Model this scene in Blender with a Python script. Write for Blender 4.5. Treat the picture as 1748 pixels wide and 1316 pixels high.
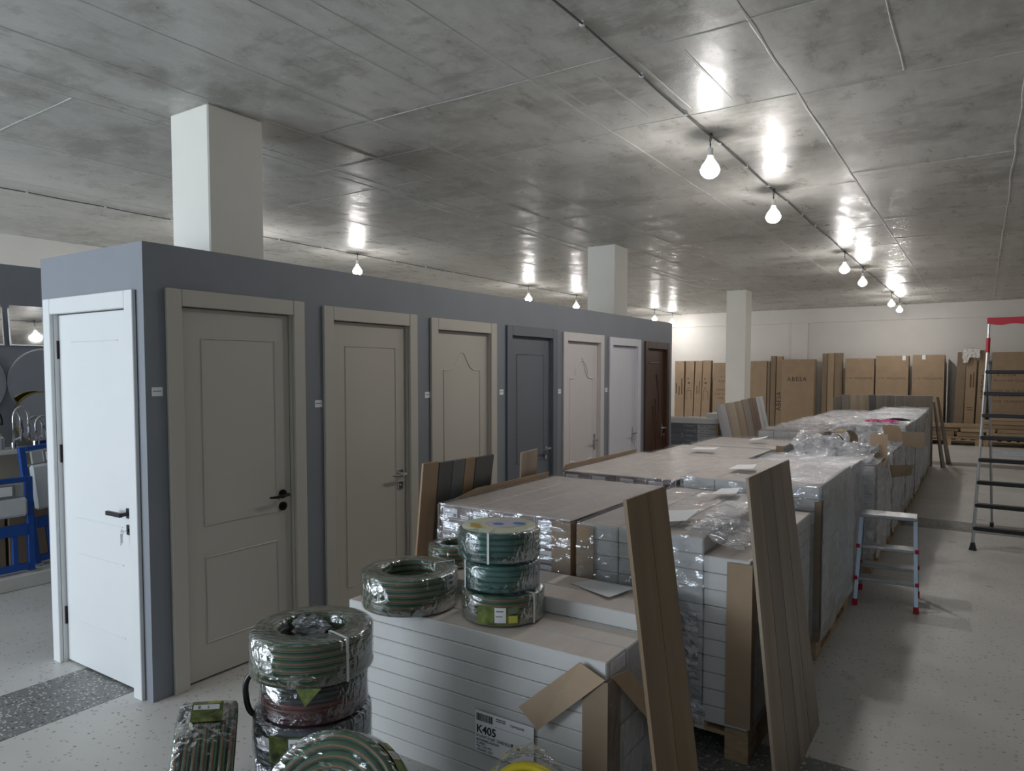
import bpy, math, random
from mathutils import Vector, Matrix, noise
random.seed(7)
R = math.radians
for o in list(bpy.data.objects): bpy.data.objects.remove(o)
S = bpy.context.scene
COL = S.collection

# ------------------------------------------------------------------ camera
F_PX, PCX, HOR, PCY, VPX, H = 1215.0, 874.0, 634.0, 694.0, 1678.0, 1.65
PITCH = math.atan((PCY - HOR) / F_PX)
YAW = math.atan((VPX - PCX) * math.cos(PITCH) / F_PX)
CAM = Vector((3.403, -1.909, H))
cam_d = bpy.data.cameras.new('camera'); cam = bpy.data.objects.new('camera', cam_d); COL.objects.link(cam)
cam.location = CAM
cam.rotation_euler = (math.pi/2 - PITCH, 0, YAW)
cam_d.sensor_fit = 'HORIZONTAL'; cam_d.sensor_width = 36
cam_d.lens = 36 * F_PX / 1748
cam_d.shift_y = (PCY - 658) / 1748
cam_d.clip_start = .05
S.camera = cam

# ------------------------------------------------------------------ world, daylight, exposure
S.view_settings.view_transform = 'Standard'; S.view_settings.look = 'None'
S.view_settings.gamma = 1; S.view_settings.use_curve_mapping = False
S.view_settings.exposure = -0.55
w = bpy.data.worlds.new('world'); S.world = w; w.use_nodes = True
w.node_tree.nodes['Background'].inputs[0].default_value = (.62, .74, .9, 1)
w.node_tree.nodes['Background'].inputs[1].default_value = 1.2
BULB = 440.0
def area(name, loc, rot, sx, sy, power, col):
    d = bpy.data.lights.new(name, 'AREA'); d.shape = 'RECTANGLE'; d.size = sx; d.size_y = sy
    d.energy = power; d.color = col
    o = bpy.data.objects.new(name, d); COL.objects.link(o); o.location = loc; o.rotation_euler = rot
    return o
# daylight through the shop window behind the camera, on the side from which the end of the partition is lit
area('window_front_offscreen', (-3.5, -6.2, 1.6), (R(90), 0, 0), 5.2, 2.6, 680, (.80, .90, 1.0))

# ------------------------------------------------------------------ pixel helpers (directions only; depth from planes)
fh = Vector((-math.sin(YAW), math.cos(YAW), 0)); rt = Vector((math.cos(YAW), math.sin(YAW), 0))
fw = fh*math.cos(PITCH) - Vector((0,0,1))*math.sin(PITCH); upv = Vector((0,0,1))*math.cos(PITCH) + fh*math.sin(PITCH)
def ray(x, y): return fw + rt*((x-PCX)/F_PX) - upv*((y-PCY)/F_PX)
def onz(x, y, z=0): d = ray(x,y); return CAM + d*((z-CAM.z)/d.z)
def onx(x, y, v=0): d = ray(x,y); return CAM + d*((v-CAM.x)/d.x)
def ony(x, y, v=0): d = ray(x,y); return CAM + d*((v-CAM.y)/d.y)

# ------------------------------------------------------------------ materials
MT = {}
def new_mat(name):
    m = bpy.data.materials.new(name); m.use_nodes = True; nt = m.node_tree
    return m, nt, nt.nodes['Principled BSDF']
def N(nt, t, **kw):
    n = nt.nodes.new(t)
    for k, v in kw.items(): setattr(n, k, v)
    return n
def mapping(nt, scale, coord='Object'):
    tc = N(nt, 'ShaderNodeTexCoord'); mp = N(nt, 'ShaderNodeMapping')
    mp.inputs['Scale'].default_value = scale
    nt.links.new(tc.outputs[coord], mp.inputs['Vector'])
    return mp.outputs['Vector']
def ramp(nt, fac, stops):
    r = N(nt, 'ShaderNodeValToRGB'); e = r.color_ramp.elements
    while len(e) < len(stops): e.new(.5)
    for i, (p, c) in enumerate(stops):
        e[i].position = p; e[i].color = (*c, 1) if len(c) == 3 else c
    nt.links.new(fac, r.inputs['Fac']); return r.outputs['Color']
def mixc(nt, fac, a, b, mode='MIX'):
    m = N(nt, 'ShaderNodeMix', data_type='RGBA', blend_type=mode)
    for s, v in ((0, fac), (6, a), (7, b)):
        if isinstance(v, (int, float)): m.inputs[s].default_value = v
        elif isinstance(v, tuple): m.inputs[s].default_value = (*v, 1)
        else: nt.links.new(v, m.inputs[s])
    return m.outputs[2]
def noise_n(nt, vec, scale, detail=3, rough=.55):
    n = N(nt, 'ShaderNodeTexNoise'); n.inputs['Scale'].default_value = scale
    n.inputs['Detail'].default_value = detail; n.inputs['Roughness'].default_value = rough
    if vec is not None: nt.links.new(vec, n.inputs['Vector'])
    return n.outputs['Fac']
def bump(nt, bs, h, strength=.2, dist=.01):
    b = N(nt, 'ShaderNodeBump'); b.inputs['Strength'].default_value = strength; b.inputs['Distance'].default_value = dist
    nt.links.new(h, b.inputs['Height']); nt.links.new(b.outputs['Normal'], bs.inputs['Normal'])
def sc(c, k): return tuple(min(1, v*k) for v in c)
def plain(name, col, rough=.5, metal=0, var=.06, scale=6, bmp=0, bscale=40, stretch=(1,1,1)):
    m, nt, bs = new_mat(name)
    v = mapping(nt, stretch)
    f = noise_n(nt, v, scale, 4)
    nt.links.new(ramp(nt, f, [(.3, sc(col, 1-var)), (.7, sc(col, 1+var))]), bs.inputs['Base Color'])
    bs.inputs['Roughness'].default_value = rough; bs.inputs['Metallic'].default_value = metal
    if bmp: bump(nt, bs, noise_n(nt, v, bscale, 3), bmp, .004)
    MT[name] = m; return m
def wood(name, c1, c2, rough=.45):
    m, nt, bs = new_mat(name)
    v = mapping(nt, (26, 1.3, 26), 'UV')
    v2 = mapping(nt, (5, .5, 5), 'UV')
    f = noise_n(nt, v, 1.0, 5, .6); g = noise_n(nt, v2, 1.0, 3)
    c = mixc(nt, f, c1, c2); c = mixc(nt, ramp(nt, g, [(.40, (0,0,0)), (.66, (.75,.75,.75))]), c, sc(c2, .7))
    nt.links.new(c, bs.inputs['Base Color']); bs.inputs['Roughness'].default_value = rough
    bump(nt, bs, f, .08, .002)
    MT[name] = m; return m
def film(name, haze=.12, gloss=.22, rough=.13, tint=(.93,.94,.95), bs_=.55, bscale=(9, 9, 9), fres=.45):
    m, nt, bs = new_mat(name); nt.nodes.remove(bs)
    out = nt.nodes['Material Output']
    v = mapping(nt, bscale)
    wv = N(nt, 'ShaderNodeVectorMath', operation='MULTIPLY'); wv.inputs[1].default_value = (.45, 1.6, .8); nt.links.new(v, wv.inputs[0])
    h1 = noise_n(nt, wv.outputs[0], 1.0, 4, .55)
    cr = ramp(nt, noise_n(nt, wv.outputs[0], .55, 2), [(.42, (0,0,0)), (.50, (1,1,1)), (.58, (0,0,0))])   # crease lines
    sm_ = N(nt, 'ShaderNodeMath', operation='MULTIPLY_ADD'); sm_.inputs[1].default_value = .45; nt.links.new(cr, sm_.inputs[0]); nt.links.new(h1, sm_.inputs[2])
    h = sm_.outputs[0]
    b = N(nt, 'ShaderNodeBump'); b.inputs['Strength'].default_value = bs_; b.inputs['Distance'].default_value = .035
    nt.links.new(h, b.inputs['Height'])
    tr = N(nt, 'ShaderNodeBsdfTransparent'); tr.inputs[0].default_value = (*tint, 1)
    gl = N(nt, 'ShaderNodeBsdfGlossy'); gl.inputs['Roughness'].default_value = rough; gl.inputs['Color'].default_value = (.95,.96,1,1)
    df = N(nt, 'ShaderNodeBsdfDiffuse'); df.inputs['Color'].default_value = (.9,.9,.92,1)
    nt.links.new(b.outputs['Normal'], gl.inputs['Normal'])
    fr = N(nt, 'ShaderNodeFresnel'); fr.inputs['IOR'].default_value = 1.45; nt.links.new(b.outputs['Normal'], fr.inputs['Normal'])
    ad = N(nt, 'ShaderNodeMath', operation='MULTIPLY_ADD'); ad.inputs[1].default_value = fres; ad.inputs[2].default_value = gloss*.25
    nt.links.new(fr.outputs[0], ad.inputs[0]); ad.use_clamp = True
    hz = N(nt, 'ShaderNodeMath', operation='MULTIPLY'); hz.inputs[1].default_value = haze*2
    nt.links.new(noise_n(nt, v, .35, 3), hz.inputs[0])
    m1 = N(nt, 'ShaderNodeMixShader'); nt.links.new(hz.outputs[0], m1.inputs[0]); nt.links.new(tr.outputs[0], m1.inputs[1]); nt.links.new(df.outputs[0], m1.inputs[2])
    m2 = N(nt, 'ShaderNodeMixShader'); nt.links.new(ad.outputs[0], m2.inputs[0]); nt.links.new(m1.outputs[0], m2.inputs[1]); nt.links.new(gl.outputs[0], m2.inputs[2])
    nt.links.new(m2.outputs[0], out.inputs['Surface'])
    MT[name] = m; return m

def concrete():
    m, nt, bs = new_mat('concrete')
    v = mapping(nt, (1, 1, 1))
    sp = N(nt, 'ShaderNodeSeparateXYZ'); nt.links.new(v, sp.inputs[0])
    def cell(sock, size, off):
        a = N(nt, 'ShaderNodeMath', operation='ADD'); a.inputs[1].default_value = off; nt.links.new(sock, a.inputs[0])
        d = N(nt, 'ShaderNodeMath', operation='DIVIDE'); d.inputs[1].default_value = size; nt.links.new(a.outputs[0], d.inputs[0])
        f = N(nt, 'ShaderNodeMath', operation='FLOOR'); nt.links.new(d.outputs[0], f.inputs[0]); return f.outputs[0]
    cb = N(nt, 'ShaderNodeCombineXYZ'); nt.links.new(cell(sp.outputs[0], 1.22, 0), cb.inputs[0]); nt.links.new(cell(sp.outputs[1], 2.02, .45), cb.inputs[1])
    wn = N(nt, 'ShaderNodeTexWhiteNoise', noise_dimensions='2D'); nt.links.new(cb.outputs[0], wn.inputs['Vector'])
    big = noise_n(nt, v, .9, 6, .62); sm = noise_n(nt, mapping(nt, (3, 1.4, 3)), 2.2, 8, .68)
    c = ramp(nt, big, [(.30, (.42,.41,.37)), (.50, (.58,.57,.53)), (.70, (.72,.71,.665))])
    c = mixc(nt, .55, c, ramp(nt, sm, [(.36, (.40,.39,.35)), (.5, (.58,.57,.53)), (.62, (.74,.735,.695))]))
    tone = ramp(nt, wn.outputs['Value'], [(0, (.84,.835,.82)), (1, (1.04,1.04,1.05))])
    c = mixc(nt, 1.0, c, tone, 'MULTIPLY')
    pat = noise_n(nt, mapping(nt, (1.1, .55, 1)), 1.7, 9, .7)
    c = mixc(nt, ramp(nt, pat, [(.44, (0,0,0)), (.50, (.55,.55,.55)), (.60, (.0,.0,.0))]), c, (.66,.655,.62))
    dk = noise_n(nt, mapping(nt, (.8, 1.5, 1)), 1.3, 8, .72)
    c = mixc(nt, ramp(nt, dk, [(.52, (0,0,0)), (.62, (.7,.7,.7))]), c, (.34,.33,.295))
    def joint(sock, size, off):
        a = N(nt, 'ShaderNodeMath', operation='ADD'); a.inputs[1].default_value = off; nt.links.new(sock, a.inputs[0])
        p = N(nt, 'ShaderNodeMath', operation='PINGPONG'); p.inputs[1].default_value = size/2; nt.links.new(a.outputs[0], p.inputs[0])
        q = N(nt, 'ShaderNodeMath', operation='MULTIPLY_ADD'); q.inputs[1].default_value = .22; nt.links.new(sm, q.inputs[0]); nt.links.new(p.outputs[0], q.inputs[2])
        return ramp(nt, q.outputs[0], [(.10, (.75,.75,.75)), (.17, (0,0,0))])
    c = mixc(nt, joint(sp.outputs[0], 1.22, 0), c, (.64,.635,.60))
    # small dark pits
    vo = N(nt, 'ShaderNodeTexVoronoi'); vo.inputs['Scale'].default_value = 3.1; nt.links.new(v, vo.inputs['Vector'])
    pit = ramp(nt, vo.outputs['Distance'], [(.012, (1,1,1)), (.03, (0,0,0))])
    c = mixc(nt, pit, c, (.12,.115,.10))
    nt.links.new(c, bs.inputs['Base Color'])
    nt.links.new(ramp(nt, sm, [(.36, (.24,.24,.24)), (.62, (.5,.5,.5))]), bs.inputs['Roughness'])
    bs.inputs['Specular IOR Level'].default_value = .32
    fine = noise_n(nt, mapping(nt, (9, 5, 9)), 2.0, 4, .6)
    hh = N(nt, 'ShaderNodeMath', operation='MULTIPLY_ADD'); hh.inputs[1].default_value = .35; nt.links.new(fine, hh.inputs[0]); nt.links.new(sm, hh.inputs[2])
    bump(nt, bs, hh.outputs[0], .32, .012)
    MT['concrete'] = m
def terrazzo(name, base, chips, dens, scale, stretch, rough=.33):
    m, nt, bs = new_mat(name)
    c = ramp(nt, noise_n(nt, mapping(nt, (1,1,1)), 1.3, 5), [(.3, sc(base, .90)), (.7, sc(base, 1.06))])
    for i, (col, d, k) in enumerate(chips):
        v = mapping(nt, tuple(scale*k*s for s in stretch))
        mp = N(nt, 'ShaderNodeVectorMath', operation='ADD'); mp.inputs[1].default_value = (i*13.7, i*7.1, 0); nt.links.new(v, mp.inputs[0])
        vo = N(nt, 'ShaderNodeTexVoronoi'); vo.inputs['Scale'].default_value = 1; nt.links.new(mp.outputs[0], vo.inputs['Vector'])
        s = N(nt, 'ShaderNodeSeparateColor'); nt.links.new(vo.outputs['Color'], s.inputs[0])
        th = N(nt, 'ShaderNodeMath', operation='LESS_THAN'); th.inputs[1].default_value = d; nt.links.new(s.outputs[0], th.inputs[0])
        ds = N(nt, 'ShaderNodeMath', operation='LESS_THAN'); ds.inputs[1].default_value = .36; nt.links.new(vo.outputs['Distance'], ds.inputs[0])
        mu = N(nt, 'ShaderNodeMath', operation='MULTIPLY'); nt.links.new(th.outputs[0], mu.inputs[0]); nt.links.new(ds.outputs[0], mu.inputs[1])
        c = mixc(nt, mu.outputs[0], c, col)
    nt.links.new(c, bs.inputs['Base Color'])
    nt.links.new(ramp(nt, noise_n(nt, mapping(nt, (2,2,2)), 1.5, 4), [(.3, (rough*.8,)*3), (.7, (rough*1.4,)*3)]), bs.inputs['Roughness'])
    bs.inputs['Specular IOR Level'].default_value = .35
    MT[name] = m
concrete()
terrazzo('terrazzo', (.62,.605,.58), [((.30,.30,.29), .05, 1), ((.47,.46,.44), .14, .8), ((.40,.36,.32), .05, 1.3)], .2, 46, (1, 1.25, 1))
terrazzo('terrazzo_dark', (.21,.21,.205), [((.58,.57,.55), .42, 1), ((.45,.45,.44), .3, 1.5), ((.10,.10,.10), .2, .8)], .2, 48, (1, 1.3, 1))
plain('wall_cream', (.74,.715,.675), .7, var=.03, scale=2, bmp=.05)
plain('column_white', (.82,.80,.735), .65, var=.025, scale=3, bmp=.08, bscale=25)
plain('partition_grey', (.225,.24,.27), .6, var=.05, scale=2.5, bmp=.03)
plain('seam', (.57,.56,.525), .5, var=.15, scale=9, bmp=.2)
plain('door_cream', (.52,.49,.43), .42, var=.012, scale=3)
plain('door_white', (.74,.75,.75), .38, var=.01)
plain('door_slate', (.145,.16,.185), .45, var=.03, scale=4)
plain('door_pinkwhite', (.66,.615,.60), .45, var=.02, scale=30, stretch=(1,1,.05))
plain('door_lilacwhite', (.70,.69,.74), .45, var=.03, scale=40, stretch=(1,1,.04))
plain('door_brown', (.085,.042,.027), .35, var=.22, scale=30, stretch=(1,1,.06))
plain('black_metal', (.012,.012,.014), .35)
plain('dark_bronze', (.05,.045,.04), .3, .9)
plain('chrome', (.72,.73,.75), .14, 1, var=.02)
plain('aluminium', (.62,.64,.66), .34, .85, var=.05, scale=12)
plain('alu_daylit', (.50,.60,.70), .35, .6, var=.04)  # aluminium with the blue daylight reflection put into its colour
plain('hinge_dark', (.05,.035,.035), .4, .6)
plain('cardboard', (.355,.255,.165), .8, var=.08, scale=5, bmp=.05)
plain('cardboard_dark', (.25,.185,.125), .8, var=.10, scale=5, bmp=.05)
plain('cardboard_light', (.44,.325,.22), .8, var=.06, scale=5)
plain('cardboard_white', (.66,.645,.62), .6, var=.05, scale=5)
plain('pack_white', (.63,.625,.615), .45, var=.04, scale=4)
plain('pack_top', (.72,.63,.57), .4, var=.06, scale=7, stretch=(3,.6,1))
plain('pack_purple', (.20,.125,.12), .5, var=.10, scale=7)
plain('pack_dark', (.095,.105,.115), .35, var=.10, scale=5)
plain('pack_grey', (.42,.43,.45), .4, var=.05)
plain('label_white', (.80,.81,.83), .5, var=.05, scale=60, stretch=(1,1,4))
plain('paper', (.84,.85,.87), .6, var=.02)
plain('ink', (.02,.02,.022), .6)
plain('ink_brown', (.10,.065,.04), .7)
plain('ink_grey', (.25,.25,.27), .6)
plain('pallet_wood', (.42,.30,.18), .75, var=.22, scale=14, bmp=.2, stretch=(1,1,4))
plain('hose_green', (.02,.085,.038), .28, var=.2, scale=9)
plain('hose_teal', (.02,.10,.085), .25, var=.25, scale=8)
plain('hose_orange', (.24,.085,.03), .35, var=.12)
plain('hose_pale', (.17,.20,.16), .3, var=.1)
plain('hose_black', (.012,.012,.014), .3)
plain('hose_red', (.10,.014,.014), .3, var=.15)
plain('hose_blue', (.055,.06,.085), .28, var=.25, scale=8)
plain('hose_yellow', (.62,.50,.02), .38, var=.06)
plain('label_leaf', (.14,.18,.045), .4, var=.8, scale=22)
plain('label_yellow', (.55,.55,.10), .4, var=.35, scale=12)
plain('disc_cream', (.66,.68,.50), .35, var=.08, scale=6)
plain('disc_lilac', (.60,.56,.66), .35, var=.08, scale=6)
plain('disc_blue', (.10,.24,.52), .35, var=.1)
plain('disc_orange', (.70,.36,.06), .35, var=.2)
plain('red_plastic', (.50,.012,.03), .4)
plain('black_rubber', (.015,.016,.018), .5)
plain('tread_grey', (.42,.43,.44), .38, .75, var=.08, scale=12)
plain('step_black', (.022,.024,.028), .32, .2, var=.2, scale=30)
plain('blue_steel', (.018,.085,.36), .38, var=.1)
plain('cistern_white', (.66,.68,.69), .3)
plain('cistern_grey', (.45,.46,.46), .45)
plain('panel_grey', (.24,.25,.25), .4)
plain('shelf_white', (.70,.68,.63), .45)
plain('beige_panel', (.52,.47,.39), .6, var=.04)
plain('mirror', (.86,.87,.88), .02, 1, var=0)
plain('gold', (.65,.47,.15), .25, 1)
plain('socket_white', (.85,.84,.80), .4)
plain('wire_dark', (.05,.05,.05), .5)
plain('cable_grey', (.16,.16,.155), .5)
plain('tape', (.75,.75,.73), .3)
plain('pink_film', (.75,.12,.35), .3, var=.3, scale=9)
plain('dirt_white', (.72,.70,.67), .5)
plain('alu_frame', (.35,.36,.38), .4, .6)
wood('oak_warm', (.36,.25,.15), (.235,.155,.085))
wood('oak_mid', (.40,.315,.225), (.28,.21,.145))
wood('oak_grey', (.36,.29,.225), (.25,.195,.15))
wood('oak_pale', (.47,.385,.29), (.36,.285,.21))
wood('oak_tan', (.52,.35,.22), (.40,.26,.15))
wood('grey_board', (.115,.115,.105), (.085,.085,.08))
wood('grey_board_mid', (.165,.17,.175), (.13,.135,.14))
wood('white_board', (.56,.56,.57), (.40,.41,.43))
wood('taupe_board', (.30,.265,.235), (.23,.20,.175))
wood('brown_board', (.20,.135,.10), (.13,.085,.06))
film('film', .07, .34, .09, bs_=.8, bscale=(11,11,11), fres=.28)
film('film_heavy', .28, .6, .10, bs_=1.0, bscale=(14,14,14))
film('film_coil', .03, .06, .10, tint=(.93,.96,.94), bs_=.35, bscale=(22,22,22))
film('film_bag', .05, .35, .08, bs_=.9, bscale=(40,40,40))
m, nt, bs = new_mat('bulb_glow')
bs.inputs['Base Color'].default_value = (.9,.9,.9,1)
bs.inputs['Emission Color'].default_value = (1, .97, .94, 1); bs.inputs['Emission Strength'].default_value = BULB
MT['bulb_glow'] = m
m, nt, bs = new_mat('bulb_neck')                      # frosted upper half, lit from within
bs.inputs['Base Color'].default_value = (.85,.85,.83,1)
bs.inputs['Emission Color'].default_value = (1, .98, .95, 1); bs.inputs['Emission Strength'].default_value = 1.6
MT['bulb_neck'] = m
m, nt, bs = new_mat('window_glass'); nt.nodes.remove(bs)
tr = N(nt, 'ShaderNodeBsdfTransparent'); gl = N(nt, 'ShaderNodeBsdfGlossy'); gl.inputs['Roughness'].default_value = .02
mx = N(nt, 'ShaderNodeMixShader'); mx.inputs[0].default_value = .08
nt.links.new(tr.outputs[0], mx.inputs[1]); nt.links.new(gl.outputs[0], mx.inputs[2]); nt.links.new(mx.outputs[0], nt.nodes['Material Output'].inputs['Surface'])
MT['window_glass'] = m

# ------------------------------------------------------------------ mesh tools
def V(*a): return Vector(a)
class MB:
    def __init__(s): s.v = []; s.f = []; s.m = []; s.uv = {}; s.sm = False
    def add(s, vs, fs, m=0):
        b = len(s.v); s.v += [tuple(p) for p in vs]
        for f in fs: s.f.append(tuple(i+b for i in f)); s.m.append(m)
        return s
    def box(s, x0, x1, y0, y1, z0, z1, m=0, c=0.0, fm=None):
        """box, chamfered by c; fm = {'t','b','x0','x1','y0','y1': material index}"""
        fm = fm or {}
        if c <= 0:
            vs = [(x, y, z) for z in (z0, z1) for y in (y0, y1) for x in (x0, x1)]
            for k, f in (('b', (0,2,3,1)), ('t', (4,5,7,6)), ('y0', (0,1,5,4)), ('y1', (3,2,6,7)), ('x0', (2,0,4,6)), ('x1', (1,3,7,5))):
                s.add([vs[i] for i in f], [(0,1,2,3)], fm.get(k, m))
            return s
        X, Y, Z = (x0, x1), (y0, y1), (z0, z1); idx = {}; vs = []
        for i in (0,1):
            for j in (0,1):
                for k in (0,1):
                    for a in range(3):
                        p = [X[i], Y[j], Z[k]]
                        sg = (1 if i == 0 else -1, 1 if j == 0 else -1, 1 if k == 0 else -1)
                        for q in range(3):
                            if q != a: p[q] += sg[q]*c
                        idx[i,j,k,a] = len(vs); vs.append(p)
        b = len(s.v); s.v += [tuple(p) for p in vs]
        ctr = Vector(((x0+x1)/2, (y0+y1)/2, (z0+z1)/2))
        def face(ids, mm):
            p = [Vector(vs[i]) for i in ids]
            n = (p[1]-p[0]).cross(p[2]-p[0]); cc = sum(p, Vector())/len(p)
            if n.dot(cc-ctr) < 0: ids = ids[::-1]
            s.f.append(tuple(i+b for i in ids)); s.m.append(mm)
        for a, keys in ((0, ('x0','x1')), (1, ('y0','y1')), (2, ('b','t'))):
            for side in (0,1):
                o = [q for q in range(3) if q != a]; ids = []
                for (u, w_) in ((0,0),(1,0),(1,1),(0,1)):
                    k = [0,0,0]; k[a] = side; k[o[0]] = u; k[o[1]] = w_; ids.append(idx[(*k, a)])
                face(ids, fm.get(keys[side], m))
        for a in range(3):
            o = [q for q in range(3) if q != a]
            for u in (0,1):
                for w_ in (0,1):
                    ids = []
                    for (e, ax) in ((0, o[0]), (1, o[0]), (1, o[1]), (0, o[1])):
                        k = [0,0,0]; k[a] = e; k[o[0]] = u; k[o[1]] = w_; ids.append(idx[(*k, ax)])
                    face(ids, m)
        for i in (0,1):
            for j in (0,1):
                for k in (0,1): face([idx[i,j,k,0], idx[i,j,k,1], idx[i,j,k,2]], m)
        return s
    def tube(s, path, r, n=8, m=0, cap=True, closed=False):
        path = [Vector(p) for p in path]; L = len(path); rings = []
        up = None
        for i, p in enumerate(path):
            if closed: t = path[(i+1) % L] - path[i-1]
            else: t = path[min(i+1, L-1)] - path[max(i-1, 0)]
            t.normalize()
            if up is None: up = Vector((0,0,1)) if abs(t.z) < .9 else Vector((1,0,0))
            a = t.cross(up); 
            if a.length < 1e-5: a = t.cross(Vector((1,0,0)))
            a.normalize(); bq = a.cross(t); up = bq
            rr = r[i] if isinstance(r, (list, tuple)) else r
            rings.append([p + a*rr*math.cos(2*math.pi*k/n) + bq*rr*math.sin(2*math.pi*k/n) for k in range(n)])
        b = len(s.v); s.v += [tuple(q) for ring in rings for q in ring]
        for i in range(L if closed else L-1):
            j = (i+1) % L
            for k in range(n):
                s.f.append((b+i*n+k, b+i*n+(k+1)%n, b+j*n+(k+1)%n, b+j*n+k)); s.m.append(m)
        if cap and not closed:
            s.f.append(tuple(b+k for k in reversed(range(n)))); s.m.append(m)
            s.f.append(tuple(b+(L-1)*n+k for k in range(n))); s.m.append(m)
        return s
    def lathe(s, prof, n=24, m=0, ctr=(0,0,0), closed=False, wob=0, seed=0):
        b = len(s.v); c = Vector(ctr)
        for i in range(n):
            a = 2*math.pi*i/n
            for (r, z) in prof:
                d = wob*noise.noise(Vector((math.cos(a)*3+seed, math.sin(a)*3, z*12))) if wob else 0
                s.v.append((c.x+(r+d)*math.cos(a), c.y+(r+d)*math.sin(a), c.z+z+d*.6))
        k = len(prof)
        for i in range(n):
            j = (i+1) % n
            for q in range(k if closed else k-1):
                q2 = (q+1) % k
                s.f.append((b+i*k+q, b+j*k+q, b+j*k+q2, b+i*k+q2)); s.m.append(m)
        return s
    def grid(s, fn, nu, nv, m=0):
        b = len(s.v)
        for i in range(nu+1):
            for j in range(nv+1): s.v.append(tuple(fn(i/nu, j/nv)))
        for i in range(nu):
            for j in range(nv):
                a = b+i*(nv+1)+j
                s.f.append((a, a+nv+1, a+nv+2, a+1)); s.m.append(m)
        return s
    def quad_slab(s, a, b, c, d, th, m=0):
        """slab from 4 corners (a b bottom, d c top) and thickness along its normal; uv = width, length in metres"""
        a, b, c, d = map(Vector, (a, b, c, d))
        n = (b-a).cross(d-a).normalized()*th
        base = len(s.v); f0 = len(s.f)
        s.add([a, b, c, d, a-n, b-n, c-n, d-n], [(0,1,2,3), (7,6,5,4), (0,4,5,1), (1,5,6,2), (2,6,7,3), (3,7,4,0)], m)
        wd, ln = (b-a).length, (d-a).length; ou, ov = random.random()*9, random.random()*9
        q = [(0,0), (wd,0), (wd,ln), (0,ln)]*2
        for k in range(8): s.uv[base+k] = (q[k][0]+ou, q[k][1]+ov)
        return s
    def mesh(s, name, mats, smooth=False):
        me = bpy.data.meshes.new(name); me.from_pydata(s.v, [], s.f)
        for q in (mats if isinstance(mats, (list, tuple)) else [mats]): me.materials.append(MT[q])
        me.polygons.foreach_set('material_index', s.m)
        if smooth: me.polygons.foreach_set('use_smooth', [True]*len(s.f))
        if s.uv:
            l = me.uv_layers.new()
            for lp in me.loops: l.data[lp.index].uv = s.uv.get(lp.vertex_index, (0, 0))
        me.update(); return me
    def build(s, name, mats, parent=None, loc=(0,0,0), rot=(0,0,0), smooth=False):
        return link(name, s.mesh(name, mats, smooth), parent, loc, rot)
def link(name, data, parent=None, loc=(0,0,0), rot=(0,0,0)):
    o = bpy.data.objects.new(name, data); COL.objects.link(o)
    o.location = loc; o.rotation_euler = rot
    if parent: o.parent = parent
    return o
def tag(o, label, cat, group=None):
    o['label'] = label; o['category'] = cat
    if group: o['group'] = group
    return o
def thing(name, label, cat, loc=(0,0,0), rot=(0,0,0), group=None):
    return tag(link(name, None, None, loc, rot), label, cat, group)
def struct(o, label=None):
    o['kind'] = 'structure'
    if label: o['label'] = label
    return o
def copy_tree(o, parent=None):
    c = o.copy(); COL.objects.link(c); c.parent = parent
    for ch in o.children: copy_tree(ch, c)
    return c
def text(parent, s, size, loc, rot, m, name='lettering', align='LEFT', spacing=1.0, bold=0):
    cu = bpy.data.curves.new('t', 'FONT'); cu.body = s; cu.size = size; cu.align_x = align; cu.space_character = spacing
    cu.extrude = .0006; cu.offset = bold
    cu.resolution_u = 3
    t = bpy.data.objects.new('t', cu); COL.objects.link(t)
    me = bpy.data.meshes.new_from_object(t.evaluated_get(bpy.context.evaluated_depsgraph_get()))
    bpy.data.objects.remove(t)
    me.materials.clear(); me.materials.append(MT[m])
    return link(name, me, parent, loc, rot)
FRONT = (R(90), 0, 0)          # writing that faces -y

# ================================================================== THE ROOM
ZC, XL, XR, YF, YN = 3.3, -6.44, 9.0, 18.2, -6.0
floor = struct(MB().box(XL-.2, XR+.2, YN-.2, YF+.2, -.12, 0).build('floor', 'terrazzo'))
for (x0, x1, y0, y1) in ((XL, XR, .72, 1.27), (XL, XR, 6.72, 7.27), (XL, XR, 12.72, 13.27)):
    MB().box(x0, x1, y0, y1, -.01, .0012).build('floor_band', 'terrazzo_dark', floor)
for (y0, y1) in ((YN, .72), (1.27, 6.72), (7.27, 12.72), (13.27, YF)):
    MB().box(-.72, -.21, y0, y1, -.01, .0012).build('floor_band', 'terrazzo_dark', floor)
ceil = struct(MB().box(XL-.2, XR+.2, YN-.2, YF+.2, ZC, ZC+.25).build('ceiling', 'concrete'))
# ridges left in the concrete by the formwork sheets
def ridge(p0, p1, wd=.022, h=.0035):
    p0, p1 = Vector(p0), Vector(p1); L = (p1-p0).length; n = max(2, int(L/.22)); d = (p1-p0).normalized(); s = Vector((-d.y, d.x, 0))
    b = MB(); sd = random.random()*50; vs = []; fs = []
    for i in range(n+1):
        q = p0 + d*(L*i/n); wj = wd*(.55+.9*abs(noise.noise(Vector((sd, i*.6, 0))))); q = q + s*.012*noise.noise(Vector((sd+9, i*.5, 3)))
        hz = h*(.5+abs(noise.noise(Vector((sd+4, i*.7, 1)))))
        vs += [q+s*wj*.5+V(0,0,.001), q+s*wj*.2-V(0,0,hz), q-s*wj*.2-V(0,0,hz), q-s*wj*.5+V(0,0,.001)]
    for i in range(n):
        for k in range(3): a = i*4+k; fs.append((a, a+4, a+5, a+1))
    b.add(vs, fs); b.build('formwork_ridge', 'seam', ceil)
xs = [XL, -4.88, -3.66, -2.44, -1.22, 0, 1.22, 2.44, 3.56, 4.8, 6.0, 7.3, XR]
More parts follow.
